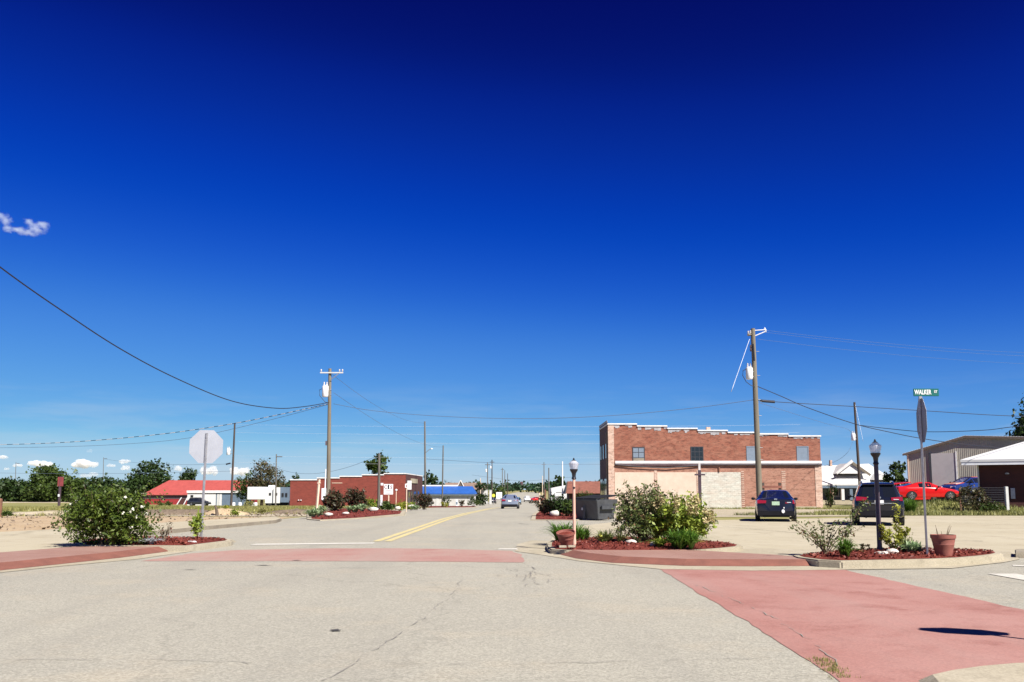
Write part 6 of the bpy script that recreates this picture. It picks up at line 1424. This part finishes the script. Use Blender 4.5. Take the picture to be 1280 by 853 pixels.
# ================================================================== clouds far beyond everything
def cloudmat(name, dens):
    m = bpy.data.materials.new(name); m.use_nodes = True; nt = m.node_tree; nt.nodes.remove(nt.nodes['Principled BSDF'])
    v = N(nt, 'ShaderNodeVolumeScatter'); v.inputs['Color'].default_value = (1, 1, 1, 1); v.inputs['Density'].default_value = dens; v.inputs['Anisotropy'].default_value = .0
    nt.links.new(v.outputs[0], nt.nodes['Material Output'].inputs['Volume']); return m
CM1, CM2 = cloudmat('cloud vapour', .05), cloudmat('thin cloud vapour', .012)
def cloud(u, v, w, h, label, seed, y=4200, mat=None, puffs=None):
    rng = np.random.default_rng(seed); s = y / FOC; c = at(u, v, y); bm = bmesh.new()
    w *= .92; h *= .85
    puffs = puffs or [(rng.uniform(-.38, .38), rng.uniform(-.2, .5) if abs(rng.normal()) < .9 else 0, rng.uniform(.16, .3)) for _ in range(13)]
    for (a, b, r) in puffs:
        k = 1 - abs(a) * 1.1
        mx = Matrix.Translation((a * w * s, rng.uniform(-.15, .15) * w * s, (b * k - .1) * h * s)) @ Matrix.Diagonal((r * w * s * .8, r * w * s * .6, r * h * s * 1.5, 1))
        bmesh.ops.create_icosphere(bm, subdivisions=2, radius=1, matrix=mx)
    me = bpy.data.meshes.new('puffs'); bm.to_mesh(me); bm.free(); o = bpy.data.objects.new('puffs', me); COL.objects.link(o)
    rm = o.modifiers.new('r', 'REMESH'); rm.mode = 'VOXEL'; rm.voxel_size = max(h * s / 16, w * s / 60)
    tx = bpy.data.textures.new('puff', 'CLOUDS'); tx.noise_scale = h * s * .35; tx.noise_depth = 3
    dm = o.modifiers.new('d', 'DISPLACE'); dm.texture = tx; dm.strength = h * s * .4; dm.mid_level = .55; dm.texture_coords = 'LOCAL'
    dg = bpy.context.evaluated_depsgraph_get(); m2 = bpy.data.meshes.new_from_object(o.evaluated_get(dg)); bpy.data.objects.remove(o)
    m2.materials.clear(); m2.name = 'cloud'; ob = link_mesh('cloud', m2, mat or CM1); ob.location = c; ob.data.name = 'cloud'; props(ob, label, 'cloud', 'small white clouds low in the left sky' if v > 400 else None)
cloud(104, 580, 36, 12, 'larger white cloud with a peak right of the tall rounded tree', 1)
cloud(52, 580, 32, 11, 'white cloud with a peak above the tall rounded tree', 2)
cloud(22, 582, 13, 5, 'small white cloud left of the peaked cloud', 3)
cloud(3, 572, 16, 5, 'white cloud cut by the left edge', 4)
cloud(8, 586, 8, 4, 'tiny low cloud near the left edge', 5)
cloud(139, 582, 11, 5, 'small cloud right of the larger peaked cloud', 6)
cloud(157, 577, 16, 7, 'upper cloud of a stacked pair beside the dark barn tree', 7)
cloud(156, 585, 17, 8, 'lower cloud of a stacked pair beside the dark barn tree', 8)
cloud(112, 594, 24, 7, 'pale low cloud just over the trees behind the rose bush', 9, mat=CM2)
cloud(222, 586, 12, 8, 'cloud left of the stop sign over the barn', 10)
cloud(262, 588, 26, 15, 'rounded cloud just under the stop sign plate', 11)
cloud(298, 590, 30, 12, 'cloud right of the stop sign behind the far pole', 12)
cloud(112, 564, 9, 5, 'tiny faint cloud above the others', 13, mat=CM2)
# the lone wisp: one soft body of vapour whose density follows a few blobs broken up by noise
m = bpy.data.materials.new('wispy cloud vapour'); m.use_nodes = True; nt = m.node_tree; nt.nodes.remove(nt.nodes['Principled BSDF'])
YC = 4200; S_ = YC / FOC; oc = objc(nt); tot = None
for (a, b, ra, rb_) in ((15, 5, 15, 12), (24, 0, 9, 9), (6, 8, 16, 5), (-8, 5, 16, 5), (-24, -9, 9, 9), (-30, -12, 9, 7), (7, -6, 8, 6), (-20, 3, 10, 6)):
    n = N(nt, 'ShaderNodeVectorMath', operation='MULTIPLY_ADD'); nt.links.new(oc, n.inputs[0]); n.inputs[1].default_value = (1 / (ra * S_), 1 / (12 * S_), 1 / (rb_ * S_)); n.inputs[2].default_value = (-a / ra, 0, b / rb_)
    ln = N(nt, 'ShaderNodeVectorMath', operation='LENGTH'); nt.links.new(n.outputs[0], ln.inputs[0])
    w_ = math_(nt, 'MAXIMUM', math_(nt, 'SUBTRACT', 1.0, ln.outputs['Value']), 0.0); tot = w_ if tot is None else math_(nt, 'MAXIMUM', tot, w_)
nz = noise(nt, scaled(nt, oc, (.028, .028, .04)), 1.0, 6, .6)
de = math_(nt, 'MULTIPLY', math_(nt, 'MAXIMUM', math_(nt, 'ADD', tot, math_(nt, 'MULTIPLY', math_(nt, 'SUBTRACT', nz, .60), 2.6)), 0.0), .026)
de = math_(nt, 'MULTIPLY', de, math_(nt, 'GREATER_THAN', tot, 0.0))
v = N(nt, 'ShaderNodeVolumeScatter'); nt.links.new(de, v.inputs['Density']); v.inputs['Color'].default_value = (.86, .95, 1, 1); nt.links.new(v.outputs[0], nt.nodes['Material Output'].inputs['Volume']); m.cycles.volume_step_rate = .25
bm = bmesh.new(); bmesh.ops.create_icosphere(bm, subdivisions=3, radius=1, matrix=Matrix.Diagonal((48 * S_, 13 * S_, 30 * S_, 1))); me = bpy.data.meshes.new('cloud'); bm.to_mesh(me); bm.free()
ob = link_mesh('cloud', me, m); ob.location = at(30, 283, YC); props(ob, 'wispy lone cloud high in the left sky', 'cloud')
